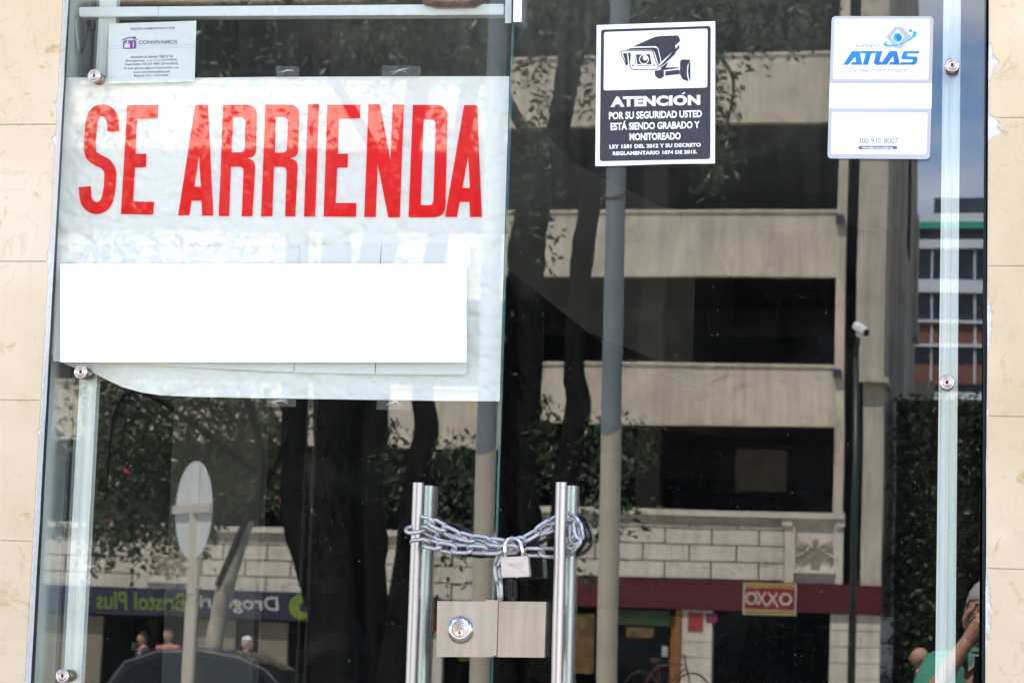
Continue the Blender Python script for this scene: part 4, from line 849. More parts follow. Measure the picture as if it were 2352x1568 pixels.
# writing runs the right way round on the shop, the glass turns it over
def ftext(par, nm, s, xl_, xr, z0, z1, m, slope=.035):
    bm = bmesh.new(); text_bm(bm, s, [(xl_, z0), (xr, z0), (xr, z1), (xl_, z1)], lambda x, z: ff(x, z, .127), Vector((0, 0, 0)), bold=.012, shear=.1)
    for v in bm.verts: pass
    q = obj(nm, bm, m); q.parent = par; return q
ftext(nf, 'white_lettering', 'Drogueria', -10.45, -12.35, 2.24, 2.60, M['pale']); ftext(nf, 'green_lettering', 'Bristol Plus 93', -12.45, -14.8, 2.24, 2.62, M['lime'])
fflat(nf, 'round_emblem', circ(-10.0, 2.42, .25, 28), M['lime'], .126); fflat(nf, 'round_emblem', circ(-9.95, 2.42, .09, 16), M['navy'], .134)
for a, b in ((-5.62, -5.02), (-2.70, XE), (-7.3, -7.1), (-8.95, -8.6)):
    bm = bmesh.new()
    for i in range(6): z0 = .15 + i * .315; fbox(bm, a, b, z0 + .008, z0 + .307, 0, .3)
    fbox(bm, a + .01, b - .01, .15, 2.04, -.02, .25); fpart(bm, 'stone_pier', M['block'], fb)
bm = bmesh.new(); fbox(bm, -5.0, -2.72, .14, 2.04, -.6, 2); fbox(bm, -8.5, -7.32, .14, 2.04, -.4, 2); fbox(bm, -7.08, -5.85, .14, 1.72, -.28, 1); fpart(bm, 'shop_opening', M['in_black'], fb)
bm = bmesh.new(); fbox(bm, -5.75, -5.64, .14, 2.04, .02, .3); fbox(bm, -5.86, -5.76, .3, 1.9, -.1, .2); fpart(bm, 'yellow_post', simple('ochre', (.25,.11,.015), .5), fb)
bm = bmesh.new(); fbox(bm, -7.08, -5.87, 1.70, 2.0, .0, .1); fpart(bm, 'green_poster', simple('green_print', (.012,.04,.010), .5, vary=.5, scale=6), fb)
bm = bmesh.new(); fbox(bm, -6.75, -6.2, 1.46, 1.66, .0, .1); yp = simple('yellow_print', (.12,.08,.015), .5, vary=.7, scale=5); fpart(bm, 'yellow_poster', yp, fb); bm = bmesh.new(); fbox(bm, -8.4, -7.4, .7, 1.9, .0, .05); fpart(bm, 'yellow_poster', yp, fb)
bm = bmesh.new(); fbox(bm, -5.50, -5.20, 1.62, 1.98, .02, .0); fpart(bm, 'red_poster', simple('red_print', (.30,.035,.03), .5, vary=.2), fb)
bm = bmesh.new(); fbox(bm, -5.14, -4.92, 1.80, 1.98, .02, .0); fpart(bm, 'pink_poster', simple('pink_print', (.20,.012,.07), .5, vary=.3), fb)
bm = bmesh.new(); fbox(bm, -6.02, -5.9, 1.1, 1.3, .0, .0); fpart(bm, 'white_notice', M['cloth_w'], fb)
shm = simple('shutter', (.22,.19,.14), .7, vary=.1, scale=1, stretch=(1,1,20))
for a, b in ((-12.2, -11.4), (-10.9, -10.3), (-15.6, -14.2)): bm = bmesh.new(); fbox(bm, a, b, .14, 2.1, -.1, .2); fpart(bm, 'shop_shutter', shm, fb)
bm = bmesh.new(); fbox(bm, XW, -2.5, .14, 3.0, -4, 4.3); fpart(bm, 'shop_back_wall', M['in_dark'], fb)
# small fittings
for x, z in ((-2.62, 9.93), (-2.62, 6.83)): bm = bmesh.new(); fbox(bm, x - .09, x + .07, z - .13, z + .03, .14, -.01); fpart(bm, 'corner_bracket', M['cloth_d'], fb)
# bike
bk = thing('bicycle', 'dark bicycle parked against the stone pier beside the shop door', 'bicycle', (-5.6, -41.9, .14)); bm = bmesh.new()
bx, by, bz = -5.75, -41.9, .14
for cx_ in (bx - .5, bx + .5):
    b2 = bmesh.new(); tube(b2, [(cx_ + .33 * math.cos(a * PI / 12), by, bz + .35 + .33 * math.sin(a * PI / 12)) for a in range(24)], .018, 8, closed=True); keep(obj('wheel', fix(b2), M['tyre'], None, True), bk)
for a, b in (((bx-.5, .35), (bx-.1, .35)), ((bx-.5, .35), (bx-.2, .8)), ((bx-.1, .35), (bx-.2, .85)), ((bx-.2, .8), (bx+.35, .85)), ((bx-.1, .35), (bx+.37, .78)), ((bx+.5, .35), (bx+.33, .98))):
    tube(bm, [(a[0], by, bz + a[1]), (b[0], by, bz + b[1])], .016, 8)
keep(obj('frame', fix(bm), M['shopred']), bk); bm = bmesh.new(); tube(bm, [(bx+.33, by-.25, bz+1.02), (bx+.36, by, bz+1.0), (bx+.33, by+.25, bz+1.02)], .014, 8); keep(obj('handlebar', fix(bm), M['tyre']), bk)
bm = bmesh.new(); tube(bm, [(bx-.34, by, bz+.9), (bx-.2, by, bz+.9), (bx-.08, by, bz+.9)], [.06, .05, .02], 10); keep(obj('saddle', fix(bm), M['tyre'], None, True), bk)
# ------------------------------------------------------------------ poles
def pole_at(W, a, b, ra, rb):     # a,b px of the axis at two heights
    pa, pb_ = MR(*a, W), MR(*b, W); x = (pa.x + pb_.x) / 2; return x, -W, ra
WP = 10.3
a, b = MR(1421, 100, WP), MR(1393, 1500, WP); d = (a - b) / (a.z - b.z)
base = b + d * (.14 - b.z); zt = MR(1404, 985, WP).z
t = thing('lamp_post', 'tall steel pole, grey blue above and cream below, mirrored beside the camera sign', 'lamp post', base)
def on_ax(z): return base + d * (z - .14)
bm = bmesh.new(); n = 36; rr_ = .0635; lo, hi, mid = [], [], []
def ringz(z, r, f_=None): return [bm.verts.new(on_ax(z) + Vector((r * math.cos(2*PI*k/n), r * math.sin(2*PI*k/n), (f_(k) if f_ else 0)))) for k in range(n)]
dz = lambda k: .045 * math.sin(2*PI*k/n + 2.7) + .012 * noise.noise(Vector((k * .9, 0, 0)))
A_, B_ = ringz(.14, rr_), ringz(zt, rr_, dz); C_ = None
for k in range(n): bm.faces.new((A_[k], A_[(k+1)%n], B_[(k+1)%n], B_[k]))
lowp = keep(obj('lower_shaft', fix(bm), M['pole_c'], None, True), t)
bm = bmesh.new(); B_ = ringz(zt, rr_, dz); C_ = ringz(zt + 4, rr_ * .95); D_ = ringz(zt + 8, rr_ * .85)
for q, r in ((B_, C_), (C_, D_)):
    for k in range(n): bm.faces.new((q[k], q[(k+1)%n], r[(k+1)%n], r[k]))
keep(obj('upper_shaft', fix(bm), M['pole_g'], None, True), t)
bm = bmesh.new(); q = on_ax(zt + 7.95); tube(bm, [q, q + Vector((0, .1, .5)), q + Vector((0, 1.2, .9))], .04, 12); keep(obj('arm', fix(bm), M['pole_g'], None, True), t)
bm = bmesh.new(); box(bm, q.x - .12, q.x + .12, q.y + 1.1, q.y + 1.8, q.z + .84, q.z + .96); fix(bm); bmesh.ops.bevel(bm, geom=bm.edges[:], offset=.03, segments=2); keep(obj('lamp_head', bm, M['pole_g']), t)
bm = bmesh.new(); pz = MR(1407, 452, WP).z; q = on_ax(pz); tube(bm, [q + Vector((.069 * math.cos(k * PI / 8), .069 * math.sin(k * PI / 8), .015 * math.sin(k))) for k in range(16)], .006, 6, closed=True)
tube(bm, [q + Vector((-.066, .02, 0)), q + Vector((-.085, .03, -.02)), q + Vector((-.09, .03, -.05))], .006, 6); keep(obj('wire_tie', fix(bm), simple('rusty_tie', (.20,.06,.04), .7), None, True), t)
# surveillance pole over the road
WC = 34.0
b, a = MR(1960, 1560, WC), MR(1960, 860, WC); bx_, by_ = MR(1961, 1200, WC).x, -WC
a = MR(1961, 800, WC); t = thing('camera_pole', 'slim dark green pole carrying a white surveillance camera, mirrored beside the pilaster', 'camera pole', (bx_, by_, .14))
bm = bmesh.new(); tube(bm, [(bx_, by_, .14), (bx_, by_, 3), (bx_, by_, a.z - .15)], [.068, .058, .05], 16); top = MR(1972, 776, WC)
tube(bm, [(bx_, by_, a.z - .16), (bx_ + .0, by_, a.z), (bx_ + .03, by_ + .02, a.z + .10), (top.x, by_ + .1, top.z)], [.045, .042, .04, .035], 12); keep(obj('shaft', fix(bm), simple('pole_dark_green', (.012,.022,.018), .4), None, True), t)
cc = MR(1980, 756, WC); bm = bmesh.new(); ax = Vector((.16, .25, -.13)).normalized()
tube(bm, [cc - ax * .17, cc + ax * .17], .078, 8); fix(bm); c = keep(obj('camera_housing', bm, M['cloth_w']), t)
bm = bmesh.new(); tube(bm, [cc + ax * .171, cc + ax * .185], .05, 16); o = obj('lens', fix(bm), M['in_black']); o.parent = c
bm = bmesh.new(); tube(bm, [cc + Vector((.0, .078, .01)), cc + Vector((.0, .09, .01))], .03, 12); o = obj('badge', fix(bm), simple('rust_badge', (.22,.06,.03), .6)); o.parent = c
# road sign seen from behind, mirrored in the left leaf
WS = 10.6
c0, top_, bot_ = MLf(433, 1170, WS), MLf(441, 1060, WS), MLf(433, 1560, WS); rs = (MLf(440, 1058, WS) - MLf(440, 1284, WS)).length / 2
px_ = MLf(446, 1250, WS); sgn = thing('road_sign', 'bare grey back of a round traffic sign mirrored low in the left pane', 'traffic sign', (px_.x, -WS, .14))
ang = math.radians(54); dx_ = Vector((math.cos(ang), math.sin(ang), 0)); nn = Vector((-dx_.y, dx_.x, 0))
if nn.y < 0: nn = -nn
cc = Vector((c0.x, -WS, c0.z)); bm = bmesh.new(); n = 48
prism(bm, [cc - nn * .03 + dx_ * rs * math.cos(2*PI*k/n) + Vector((0, 0, rs * math.sin(2*PI*k/n))) for k in range(n)], -nn * .003); keep(obj('sign_disc', fix(bm), M['signback']), sgn)
bm = bmesh.new(); hw = .034
def sbar(bm, u0, u1, z0, z1, o0, o1):
    A = [cc + nn * o0 + dx_ * u0 + Vector((0,0,z0)), cc + nn * o0 + dx_ * u1 + Vector((0,0,z0)), cc + nn * o0 + dx_ * u1 + Vector((0,0,z1)), cc + nn * o0 + dx_ * u0 + Vector((0,0,z1))]
    hexa(bm, A, [p + nn * (o1 - o0) for p in A])
sbar(bm, -rs * .98, rs * 1.05, -.02, .035, -.028, -.002); keep(obj('cross_bracket', fix(bm), M['post']), sgn)
bm = bmesh.new(); box(bm, px_.x - .036, px_.x + .03, -WS - .03, -WS + .035, .14, cc.z + .02); keep(obj('post', fix(bm), M['post']), sgn)
bm = bmesh.new(); sbar(bm, -.02, .10, .04, rs * .95, -.027, -.022); keep(obj('torn_sticker', fix(bm), M['cloth_w']), sgn)
# ------------------------------------------------------------------ trees
def leaf(bm, p, ln, rng, mi=0):
    d = Vector((rng.gauss(0, 1), rng.gauss(0, 1), rng.gauss(-.5, .8))).normalized(); s = d.orthogonal().normalized(); s = (Matrix.Rotation(rng.uniform(0, 6.28), 3, d) @ s); w_ = ln * rng.uniform(.17, .26); up = d.cross(s) * ln * .06
    v = [bm.verts.new(p), bm.verts.new(p + d * ln * .45 + s * w_ + up), bm.verts.new(p + d * ln), bm.verts.new(p + d * ln * .45 - s * w_ + up)]
    bm.faces.new(v).material_index = mi
def inside(x, y, poly):
    c = False; j = len(poly) - 1
    for i in range(len(poly)):
        if (poly[i][1] > y) != (poly[j][1] > y) and x < (poly[j][0] - poly[i][0]) * (y - poly[i][1]) / (poly[j][1] - poly[i][1]) + poly[i][0]: c = not c
        j = i
    return c
def foliage(bm, fn, poly, W0, W1, n, rng, ln=.11, clump=.28, flowers=0.0):
    x0, x1 = min(p[0] for p in poly), max(p[0] for p in poly); y0, y1 = min(p[1] for p in poly), max(p[1] for p in poly); k = 0
    while k < n:
        x, y = rng.uniform(x0, x1), rng.uniform(y0, y1)
        if not inside(x, y, poly): continue
        c = fn(x, y, rng.uniform(W0, W1)); m_ = rng.randint(6, 14); pale = 1 if rng.random() < .3 else 0
        for _ in range(m_):
            q = c + Vector((rng.gauss(0, clump * .42), rng.gauss(0, clump * .5), rng.gauss(0, clump * .42))); leaf(bm, q, ln * rng.uniform(.6, 1.25), rng, 2 if rng.random() < flowers else pale); k += 1
rg = random.Random(5)
def stem(bm, fn, pts, W, n=14, bump=.16):
    P3 = [fn(x, y, W) for x, y, w_ in pts]; R3 = [w_ / 2 / FPX * (W + CAMD) for x, y, w_ in pts]; fine, rf_ = [], []
    for i in range(len(P3) - 1):
        a0, a1, a2, a3 = P3[max(i-1, 0)], P3[i], P3[i+1], P3[min(i+2, len(P3)-1)]
        for k in range(8):
            t = k / 8; fine.append(.5 * ((2*a1) + (a2-a0)*t + (2*a0-5*a1+4*a2-a3)*t*t + (3*a1-a0-3*a2+a3)*t**3)); rf_.append(R3[i] * (1-t) + R3[i+1] * t)
    fine.append(P3[-1]); rf_.append(R3[-1]); tube(bm, fine, rf_, n, bump=bump)
WT = 25.0
t1 = thing('street_tree', 'large tree with two dark leaning stems, mirrored between seam and camera sign', 'tree', MR(1215, 1500, WT) * Vector((1, 1, 0)) if False else Vector((MR(1215, 1500, WT).x, -WT, .14)))
bm = bmesh.new()
stem(bm, MR, [(1345, -400, 50), (1332, -150, 62), (1322, 0, 70), (1306, 140, 58), (1284, 284, 54), (1250, 400, 66), (1222, 480, 80), (1208, 600, 92), (1198, 850, 92), (1190, 1100, 100), (1190, 1320, 116), (1190, 1568, 130), (1190, 1720, 150)], WT)
stem(bm, MR, [(1500, -300, 30), (1440, 60, 42), (1398, 284, 50), (1352, 490, 54), (1334, 620, 54), (1324, 750, 50), (1318, 850, 52), (1330, 935, 62), (1312, 1020, 58), (1300, 1130, 60), (1280, 1320, 64), (1250, 1568, 80), (1220, 1720, 100)], WT - .3)
stem(bm, MR, [(1262, 400, 30), (1120, 150, 26), (950, -150, 18)], WT); stem(bm, MR, [(1322, 40, 30), (1600, -180, 22), (1900, -420, 14)], WT); stem(bm, MR, [(1420, 150, 24), (1560, 60, 16), (1680, 170, 8), (1668, 300, 5)], WT - 1)
keep(obj('trunk', fix(bm), M['bark'], None, True), t1)
bm = bmesh.new(); LM3 = [M['leaf'], M['leaf2'], M['flower']]
foliage(bm, MR, [(1140, -500), (2000, -600), (1950, -60), (1900, 60), (1760, 110), (1500, 122), (1185, 128), (1140, 60)], 22, 28, 8500, rg, .14, .42)
foliage(bm, MR, [(1192, 120), (1275, 130), (1270, 200), (1235, 290), (1215, 200), (1195, 260)], 24, 26, 120, rg, .12, .2)
foliage(bm, MR, [(1310, 110), (1480, 100), (1480, 330), (1400, 370), (1350, 290)], 23, 26, 380, rg, .13, .2)
foliage(bm, MR, [(1190, 300), (1262, 285), (1262, 470), (1240, 610), (1200, 600)], 24, 26, 420, rg, .13, .3)
foliage(bm, MR, [(1480, 60), (1660, 130), (1682, 240), (1668, 330), (1690, 390), (1640, 425), (1520, 330)], 22, 24, 1300, rg, .13, .26)
foliage(bm, MR, [(1226, 860), (1268, 900), (1275, 990), (1262, 1120), (1226, 1120)], 24, 25.5, 260, rg, .11, .2)
foliage(bm, MR, [(1340, 960), (1455, 955), (1510, 1000), (1500, 1060), (1440, 1110), (1350, 1150)], 24, 26, 480, rg, .11, .24)
foliage(bm, MR, [(1350, 1130), (1490, 1150), (1500, 1190), (1440, 1260), (1350, 1330), (1360, 1230)], 23.5, 25, 260, rg, .11, .22)
foliage(bm, MLf, [(160, 150), (780, 130), (780, 880), (700, 905), (200, 820)], 22, 27, 1500, rg, .14, .5)
keep(obj('crown', bm, LM3), t1)
t0 = thing('street_tree', 'thick dark tree with one straight limb, mirrored in the middle of the left pane', 'tree', Vector((MLf(768, 1500, WT).x, -WT, .14)))
bm = bmesh.new(); stem(bm, MLf, [(775, 500, 70), (762, 900, 84), (762, 1200, 90), (766, 1400, 104), (768, 1568, 112), (770, 1720, 140)], WT - .6)
stem(bm, MLf, [(682, 500, 56), (678, 880, 64), (677, 1050, 64), (678, 1160, 66), (700, 1240, 84), (735, 1340, 96), (765, 1450, 90)], WT - .6)
keep(obj('trunk', fix(bm), M['bark'], None, True), t0)
bm = bmesh.new(); foliage(bm, MLf, [(590, 900), (644, 900), (648, 1000), (645, 1170), (600, 1185)], 24.5, 27, 420, rg, .11, .2, .02); foliage(bm, MLf, [(699, 880), (714, 880), (714, 1190), (699, 1100)], 25.5, 26, 120, rg, .1, .1); foliage(bm, MLf, [(797, 900), (824, 900), (826, 1300), (800, 1260)], 25.5, 27, 260, rg, .1, .14, .02)
foliage(bm, MLf, [(500, -200), (1100, -300), (1100, 100), (500, 150)], 23, 27, 1400, rg, .14, .5)
keep(obj('crown', bm, LM3), t0)
t2 = thing('street_tree', 'slim pale tree leaning behind the parked car, red blossoms in its hanging leaves', 'tree', Vector((MLf(480, 1530, 23.6).x, -23.6, .004)))
bm = bmesh.new(); stem(bm, MLf, [(468, 1650, 50), (484, 1520, 44), (500, 1420, 40), (520, 1340, 42), (545, 1265, 36), (572, 1190, 30)], 23.6, bump=.12); lt = keep(obj('trunk', fix(bm), M['bark_l'], None, True), t2)
bm = bmesh.new(); stem(bm, MLf, [(498, 1345, 14), (535, 1262, 16), (570, 1180, 16), (605, 1115, 15), (640, 1050, 12), (668, 960, 8)], 23.5); stem(bm, MLf, [(572, 1190, 26), (600, 1090, 20), (560, 900, 16), (420, 700, 12)], 23.6); stem(bm, MLf, [(600, 1090, 18), (300, 900, 9), (240, 1150, 5)], 23.6)
keep(obj('branch', fix(bm), M['bark'], None, True), t2)
bm = bmesh.new()
foliage(bm, MLf, [(205, 850), (392, 880), (390, 1250), (360, 1245), (335, 1290), (318, 1330), (300, 1270), (262, 1270), (232, 1325), (205, 1250)], 24, 27.5, 3300, rg, .11, .24, .012)
foliage(bm, MLf, [(200, 860), (645, 890), (640, 1130), (560, 1150), (480, 1180), (390, 1200), (210, 1230)], 25, 29, 6500, rg, .13, .4, .008)
foliage(bm, MLf, [(385, 1170), (470, 1165), (492, 1200), (480, 1260), (455, 1290), (440, 1240), (385, 1260)], 25, 26.5, 520, rg, .11, .2, .005)
foliage(bm, MLf, [(100, 900), (170, 880), (170, 1200), (110, 1200)], 25, 27, 220, rg, .11, .25)
foliage(bm, MLf, [(100, 300), (700, 300), (600, 900), (180, 860)], 24, 28, 2000, rg, .14, .5)
keep(obj('crown', bm, LM3), t2)
# clipped green mass at the end of the parking building
hg = thing('hedge', 'tall dark ivy covered hedge wall mirrored between the pilaster and the right rail', 'hedge', (0, -50, 0))
bm = bmesh.new(); h0, h1 = XE + .06, 4.0; ztop = MR(2100, 897, 44).z
box(bm, h0 + .15, h1, -46, -44.6, .003, ztop - .12); keep(obj('hedge_core', fix(bm), M['bark']), hg)
bm = bmesh.new()
for _ in range(5200):
    p = Vector((rg.uniform(h0, h1 - 1.6), -44.2 + rg.gauss(0, .12), rg.uniform(.2, ztop))); leaf(bm, p, rg.uniform(.1, .2), rg, 0)
keep(obj('hedge_leaves', bm, M['hedge']), hg)
bm = bmesh.new(); a, b = MR(2100, 900, 70), MR(2146, 874, 70); box(bm, a.x, b.x, -71, -70, .004, b.z); o = obj('rooftop_box', fix(bm), simple('cream_box', (.55,.46,.32), .8)); tag(o, 'small cream block showing just above the dark hedge', 'wall')
# far building
WF = 150
fr = thing('far_building', 'distant white banded office block with dark windows and a green strip under its roof', 'building', (2, -152, 0))
def band(nm, m, y0, y1, x0=1990, x1=2420, out=0, dep=8):
    bm = bmesh.new(); a, b = MR(x0, y1, WF), MR(x1, y0, WF); box(bm, a.x, b.x, -WF - dep, -WF + out, MR(2180, y1, WF).z, MR(2180, y0, WF).z); return keep(obj(nm, fix(bm), m), fr)
band('roof_block', M['fardark'], 450, 493, 2144, 2400, -1); band('roof_slab', M['farwhite'], 494, 513, out=.5); band('green_strip', M['fargreen'], 514, 529, out=.7)
ys = 552; 
for a, b in ((552, 572), (644, 673), (735 + 1, 736 + 6), (790, 796)): band('floor_slab', M['farwhite'], a, b, out=.4)
band('glazing', M['fardark'], 529.5, 900, out=-.3); band('glazing', M['farwhite'], 578, 603, out=-.15) if False else None
band('brick_rail', M['farbrick'], 742, 788, out=.1); band('brick_rail', M['farbrick'], 836, 882, out=.1)
for x in (2136, 2236): band('column', M['farwhite'], 573, 880, x, x + 8, out=.2)
band('base', M['farwhite'], 900, 1420)
# ------------------------------------------------------------------ parked car
WCAR = 21.0
def K(x, y): p = MLf(x, y, WCAR); return p.x, p.z
xr0 = K(201, 1549)[0]; xr1 = K(700, 1563)[0]
car = thing('parked_car', 'glossy black hatchback parked in front of the leaning pale tree', 'car', ((xr0 + xr1) / 2, -WCAR, .003))
rz = K(400, 1487)[1]; s_ = rz / 1.62; yN, yF = -WCAR + .0, -WCAR - 1.75
prof = [(xr0 - .55, .30), (xr0 - .62, .75), (xr0 - .45, 1.02), (xr0 + .05, 1.12), (xr0 + .30, rz - .20), (xr0 + .62, rz - .03), (xr0 + 1.1, rz), (K(540, 1500)[0], rz - .055), (xr1 - .42, rz - .22), (xr1 - .02, 1.14), (xr1 + .75, 1.02), (xr1 + 1.05, .78), (xr1 + 1.08, .32)]
bm = bmesh.new(); tum = lambda z: max(0, (z - 1.05)) * .26
nA = [bm.verts.new((x, yN - tum(z), z)) for x, z in prof]; nB = [bm.verts.new((x, yF + tum(z), z)) for x, z in prof]
bm.faces.new(nA); bm.faces.new(nB[::-1])
for i in range(len(prof)): j = (i+1) % len(prof); bm.faces.new((nA[i], nB[i], nB[j], nA[j]))
fix(bm); bmesh.ops.bevel(bm, geom=[e for e in bm.edges if e.calc_face_angle(0) > .5 and abs(e.verts[0].co.y - e.verts[1].co.y) < .6], offset=.06, segments=4)
cb = keep(auto_smooth(obj('body', bm, M['carpaint']), 40), car)
for yy_, s in ((yN, 1), (yF, -1)):
    for pts in ([(xr0 + .18, 1.13), (xr0 + .42, rz - .22), (xr0 + .72, rz - .11), (xr0 + 1.15, rz - .09), (xr0 + 1.15, 1.13)], [(xr0 + 1.22, 1.13), (xr0 + 1.22, rz - .09), (K(540, 1500)[0], rz - .14), (xr1 - .50, rz - .26), (xr1 - .16, 1.14)]):
        bm = bmesh.new(); prism(bm, [Vector((x, yy_ - s * tum(z) + s * .004, z)) for x, z in pts], Vector((0, -s * .01, 0))); keep(obj('side_window', fix(bm), M['carglass']), car)
bm = bmesh.new(); tube(bm, [(x, yN - tum(z) + .0, z) for x, z in ((xr0 + .10, 1.14), (xr0 + .36, rz - .17), (xr0 + .70, rz - .055), (xr0 + 1.2, rz - .03), (K(540, 1500)[0], rz - .085), (xr1 - .45, rz - .22), (xr1 - .06, 1.16))], .010, 8); keep(obj('roof_trim', fix(bm), simple('trim_grey', (.16,.18,.22), .3), None, True), car)
for cx_ in (xr0 + .2, xr1 + .35):
    for yy_ in (yN - .12, yF + .12):
        bm = bmesh.new(); lathe(bm, [(-.10, .22), (-.10, .32), (.10, .32), (.10, .22)], (cx_, yy_, .323), (0, 1, 0), 28); wh = keep(obj('wheel', fix(bm), M['tyre'], None, True), car)
        bm = bmesh.new(); lathe(bm, [(-.11, .2), (.11, .2)], (cx_, yy_, .323), (0, 1, 0), 20); r = obj('rim', fix(bm), M['chrome']); r.parent = wh
bm = bmesh.new(); box(bm, xr0 - .64, xr0 - .4, yN - .3, yN + .012, .86, 1.1); fix(bm); bmesh.ops.bevel(bm, geom=bm.edges[:], offset=.02, segments=2); keep(obj('tail_light', bm, M['lamp_r']), car)
bm = bmesh.new(); box(bm, xr1 + .8, xr1 + 1.06, yN - .3, yN + .012, .72, .86); fix(bm); bmesh.ops.bevel(bm, geom=bm.edges[:], offset=.02, segments=2); keep(obj('headlight', bm, M['chrome']), car)
bm = bmesh.new(); box(bm, xr1 - .35, xr1 - .15, yN - .02, yN + .16, 1.12, 1.26); fix(bm); bmesh.ops.bevel(bm, geom=bm.edges[:], offset=.03, segments=3); keep(obj('wing_mirror', bm, M['carpaint'], None, True), car)
# ------------------------------------------------------------------ people
def skin_bm(verts, edges, radii, sub=2):
    me = bpy.data.meshes.new('s'); me.from_pydata([tuple(v) for v in verts], edges, []); o = bpy.data.objects.new('s', me); link(o)
    md = o.modifiers.new('k', 'SKIN'); 
    for i, r in enumerate(radii):
        sv = me.skin_vertices[0].data[i]; sv.radius = (r if isinstance(r, tuple) else (r, r)); sv.use_root = (i == 0)
    md.use_smooth_shade = True; sb = o.modifiers.new('b', 'SUBSURF'); sb.levels = sub; sb.render_levels = sub
    bpy.context.view_layer.update(); m2 = bpy.data.meshes.new_from_object(o.evaluated_get(bpy.context.evaluated_depsgraph_get()))
    bm = bmesh.new(); bm.from_mesh(m2); bpy.data.objects.remove(o); bpy.data.meshes.remove(m2); bpy.data.meshes.remove(me); return bm
def head_into(bm, c, yaw, s=1.0, pitch=0.0):
    """skull, nose, ears, eyes and mouth; faces +Y before turning"""
    tmp = bmesh.new(); bmesh.ops.create_uvsphere(tmp, u_segments=28, v_segments=20, radius=1)
    for v in tmp.verts:
        x, y, z = v.co; jaw = max(0, -z); wd = .077 * (1 - .30 * jaw ** 1.5); y2 = y * .098 - (.012 if y < 0 else 0) * 1; z2 = z * .118
        if y > .3 and z < .1: y2 *= 1 - .08 * jaw
        if y < 0 and z < -.3: y2 *= 1 - .35 * (jaw - .3)
        v.co = (x * wd, y2, z2)
        g_ = math.exp(-((v.co.x / .013) ** 2)) * math.exp(-(((v.co.z + .018) / .022) ** 2)) if y > 0 else 0; v.co.y += .024 * g_
        b_ = math.exp(-(((v.co.z - .016) / .012) ** 2)) * (1 if y > .6 else 0); v.co.y += .004 * b_
        e_ = math.exp(-(((abs(v.co.x) - .032) / .014) ** 2)) * math.exp(-(((v.co.z - .0) / .012) ** 2)) * (1 if y > .5 else 0); v.co.y -= .008 * e_
    for f_ in tmp.faces: f_.smooth = True
    for sx in (-1, 1):
        r = bmesh.ops.create_uvsphere(tmp, u_segments=10, v_segments=8, radius=1)['verts']
        for v in r: v.co = Vector((sx * .078 + v.co.x * .010, -.005 + v.co.y * .018 - .0, -.008 + v.co.z * .031))
        r = bmesh.ops.create_uvsphere(tmp, u_segments=10, v_segments=8, radius=1)['verts']
        for v in r: v.co = Vector((sx * .032 + v.co.x * .013, .083 + v.co.y * .009, .0 + v.co.z * .007))
        for f_ in tmp.faces:
            if f_.verts[0] in r: f_.material_index = 1
    r = bmesh.ops.create_uvsphere(tmp, u_segments=10, v_segments=8, radius=1)['verts']
    for v in r: v.co = Vector((v.co.x * .024, .085 + v.co.y * .010, -.060 + v.co.z * .007))
    Mt = Matrix.Translation(c) @ Matrix.Rotation(yaw, 4, 'Z') @ Matrix.Rotation(pitch, 4, 'X') @ Matrix.Scale(s, 4)
    tmp.transform(Mt); me = bpy.data.meshes.new('h'); tmp.to_mesh(me); tmp.free(); bm.from_mesh(me); bpy.data.meshes.remove(me); return Mt
def hand_into(bm, w_, d, n_, s=1.0, curl_=.5, side=1):
    """w_ wrist, d pointing along the fingers, n_ out of the back of the hand"""
    d = d.normalized(); n_ = (n_ - d * n_.dot(d)).normalized(); x_ = d.cross(n_) * side
    tube(bm, [w_ - d * .02, w_ + d * .02, w_ + d * .055, w_ + d * .088], [.024 * s, .030 * s, .036 * s, .030 * s], 12)
    for k, (o, ln) in enumerate(((-.030, .062), (-.010, .074), (.010, .070), (.029, .055))):
        p = w_ + d * .080 + x_ * o; pts = [p]; dd = d.copy()
        for q in (.42, .33, .25):
            dd = (dd - n_ * curl_ * 1.1).normalized(); p = p + dd * ln * q * s; pts.append(p)
        tube(bm, pts, [.0095 * s, .009 * s, .0085 * s, .006 * s], 8)
    p = w_ + d * .02 - x_ * .030; tube(bm, [p, p - x_ * .022 + d * .022 - n_ * .01, p - x_ * .028 + d * .05 - n_ * .022, p - x_ * .022 + d * .068 - n_ * .03], [.013 * s, .012 * s, .0105 * s, .007 * s], 8)
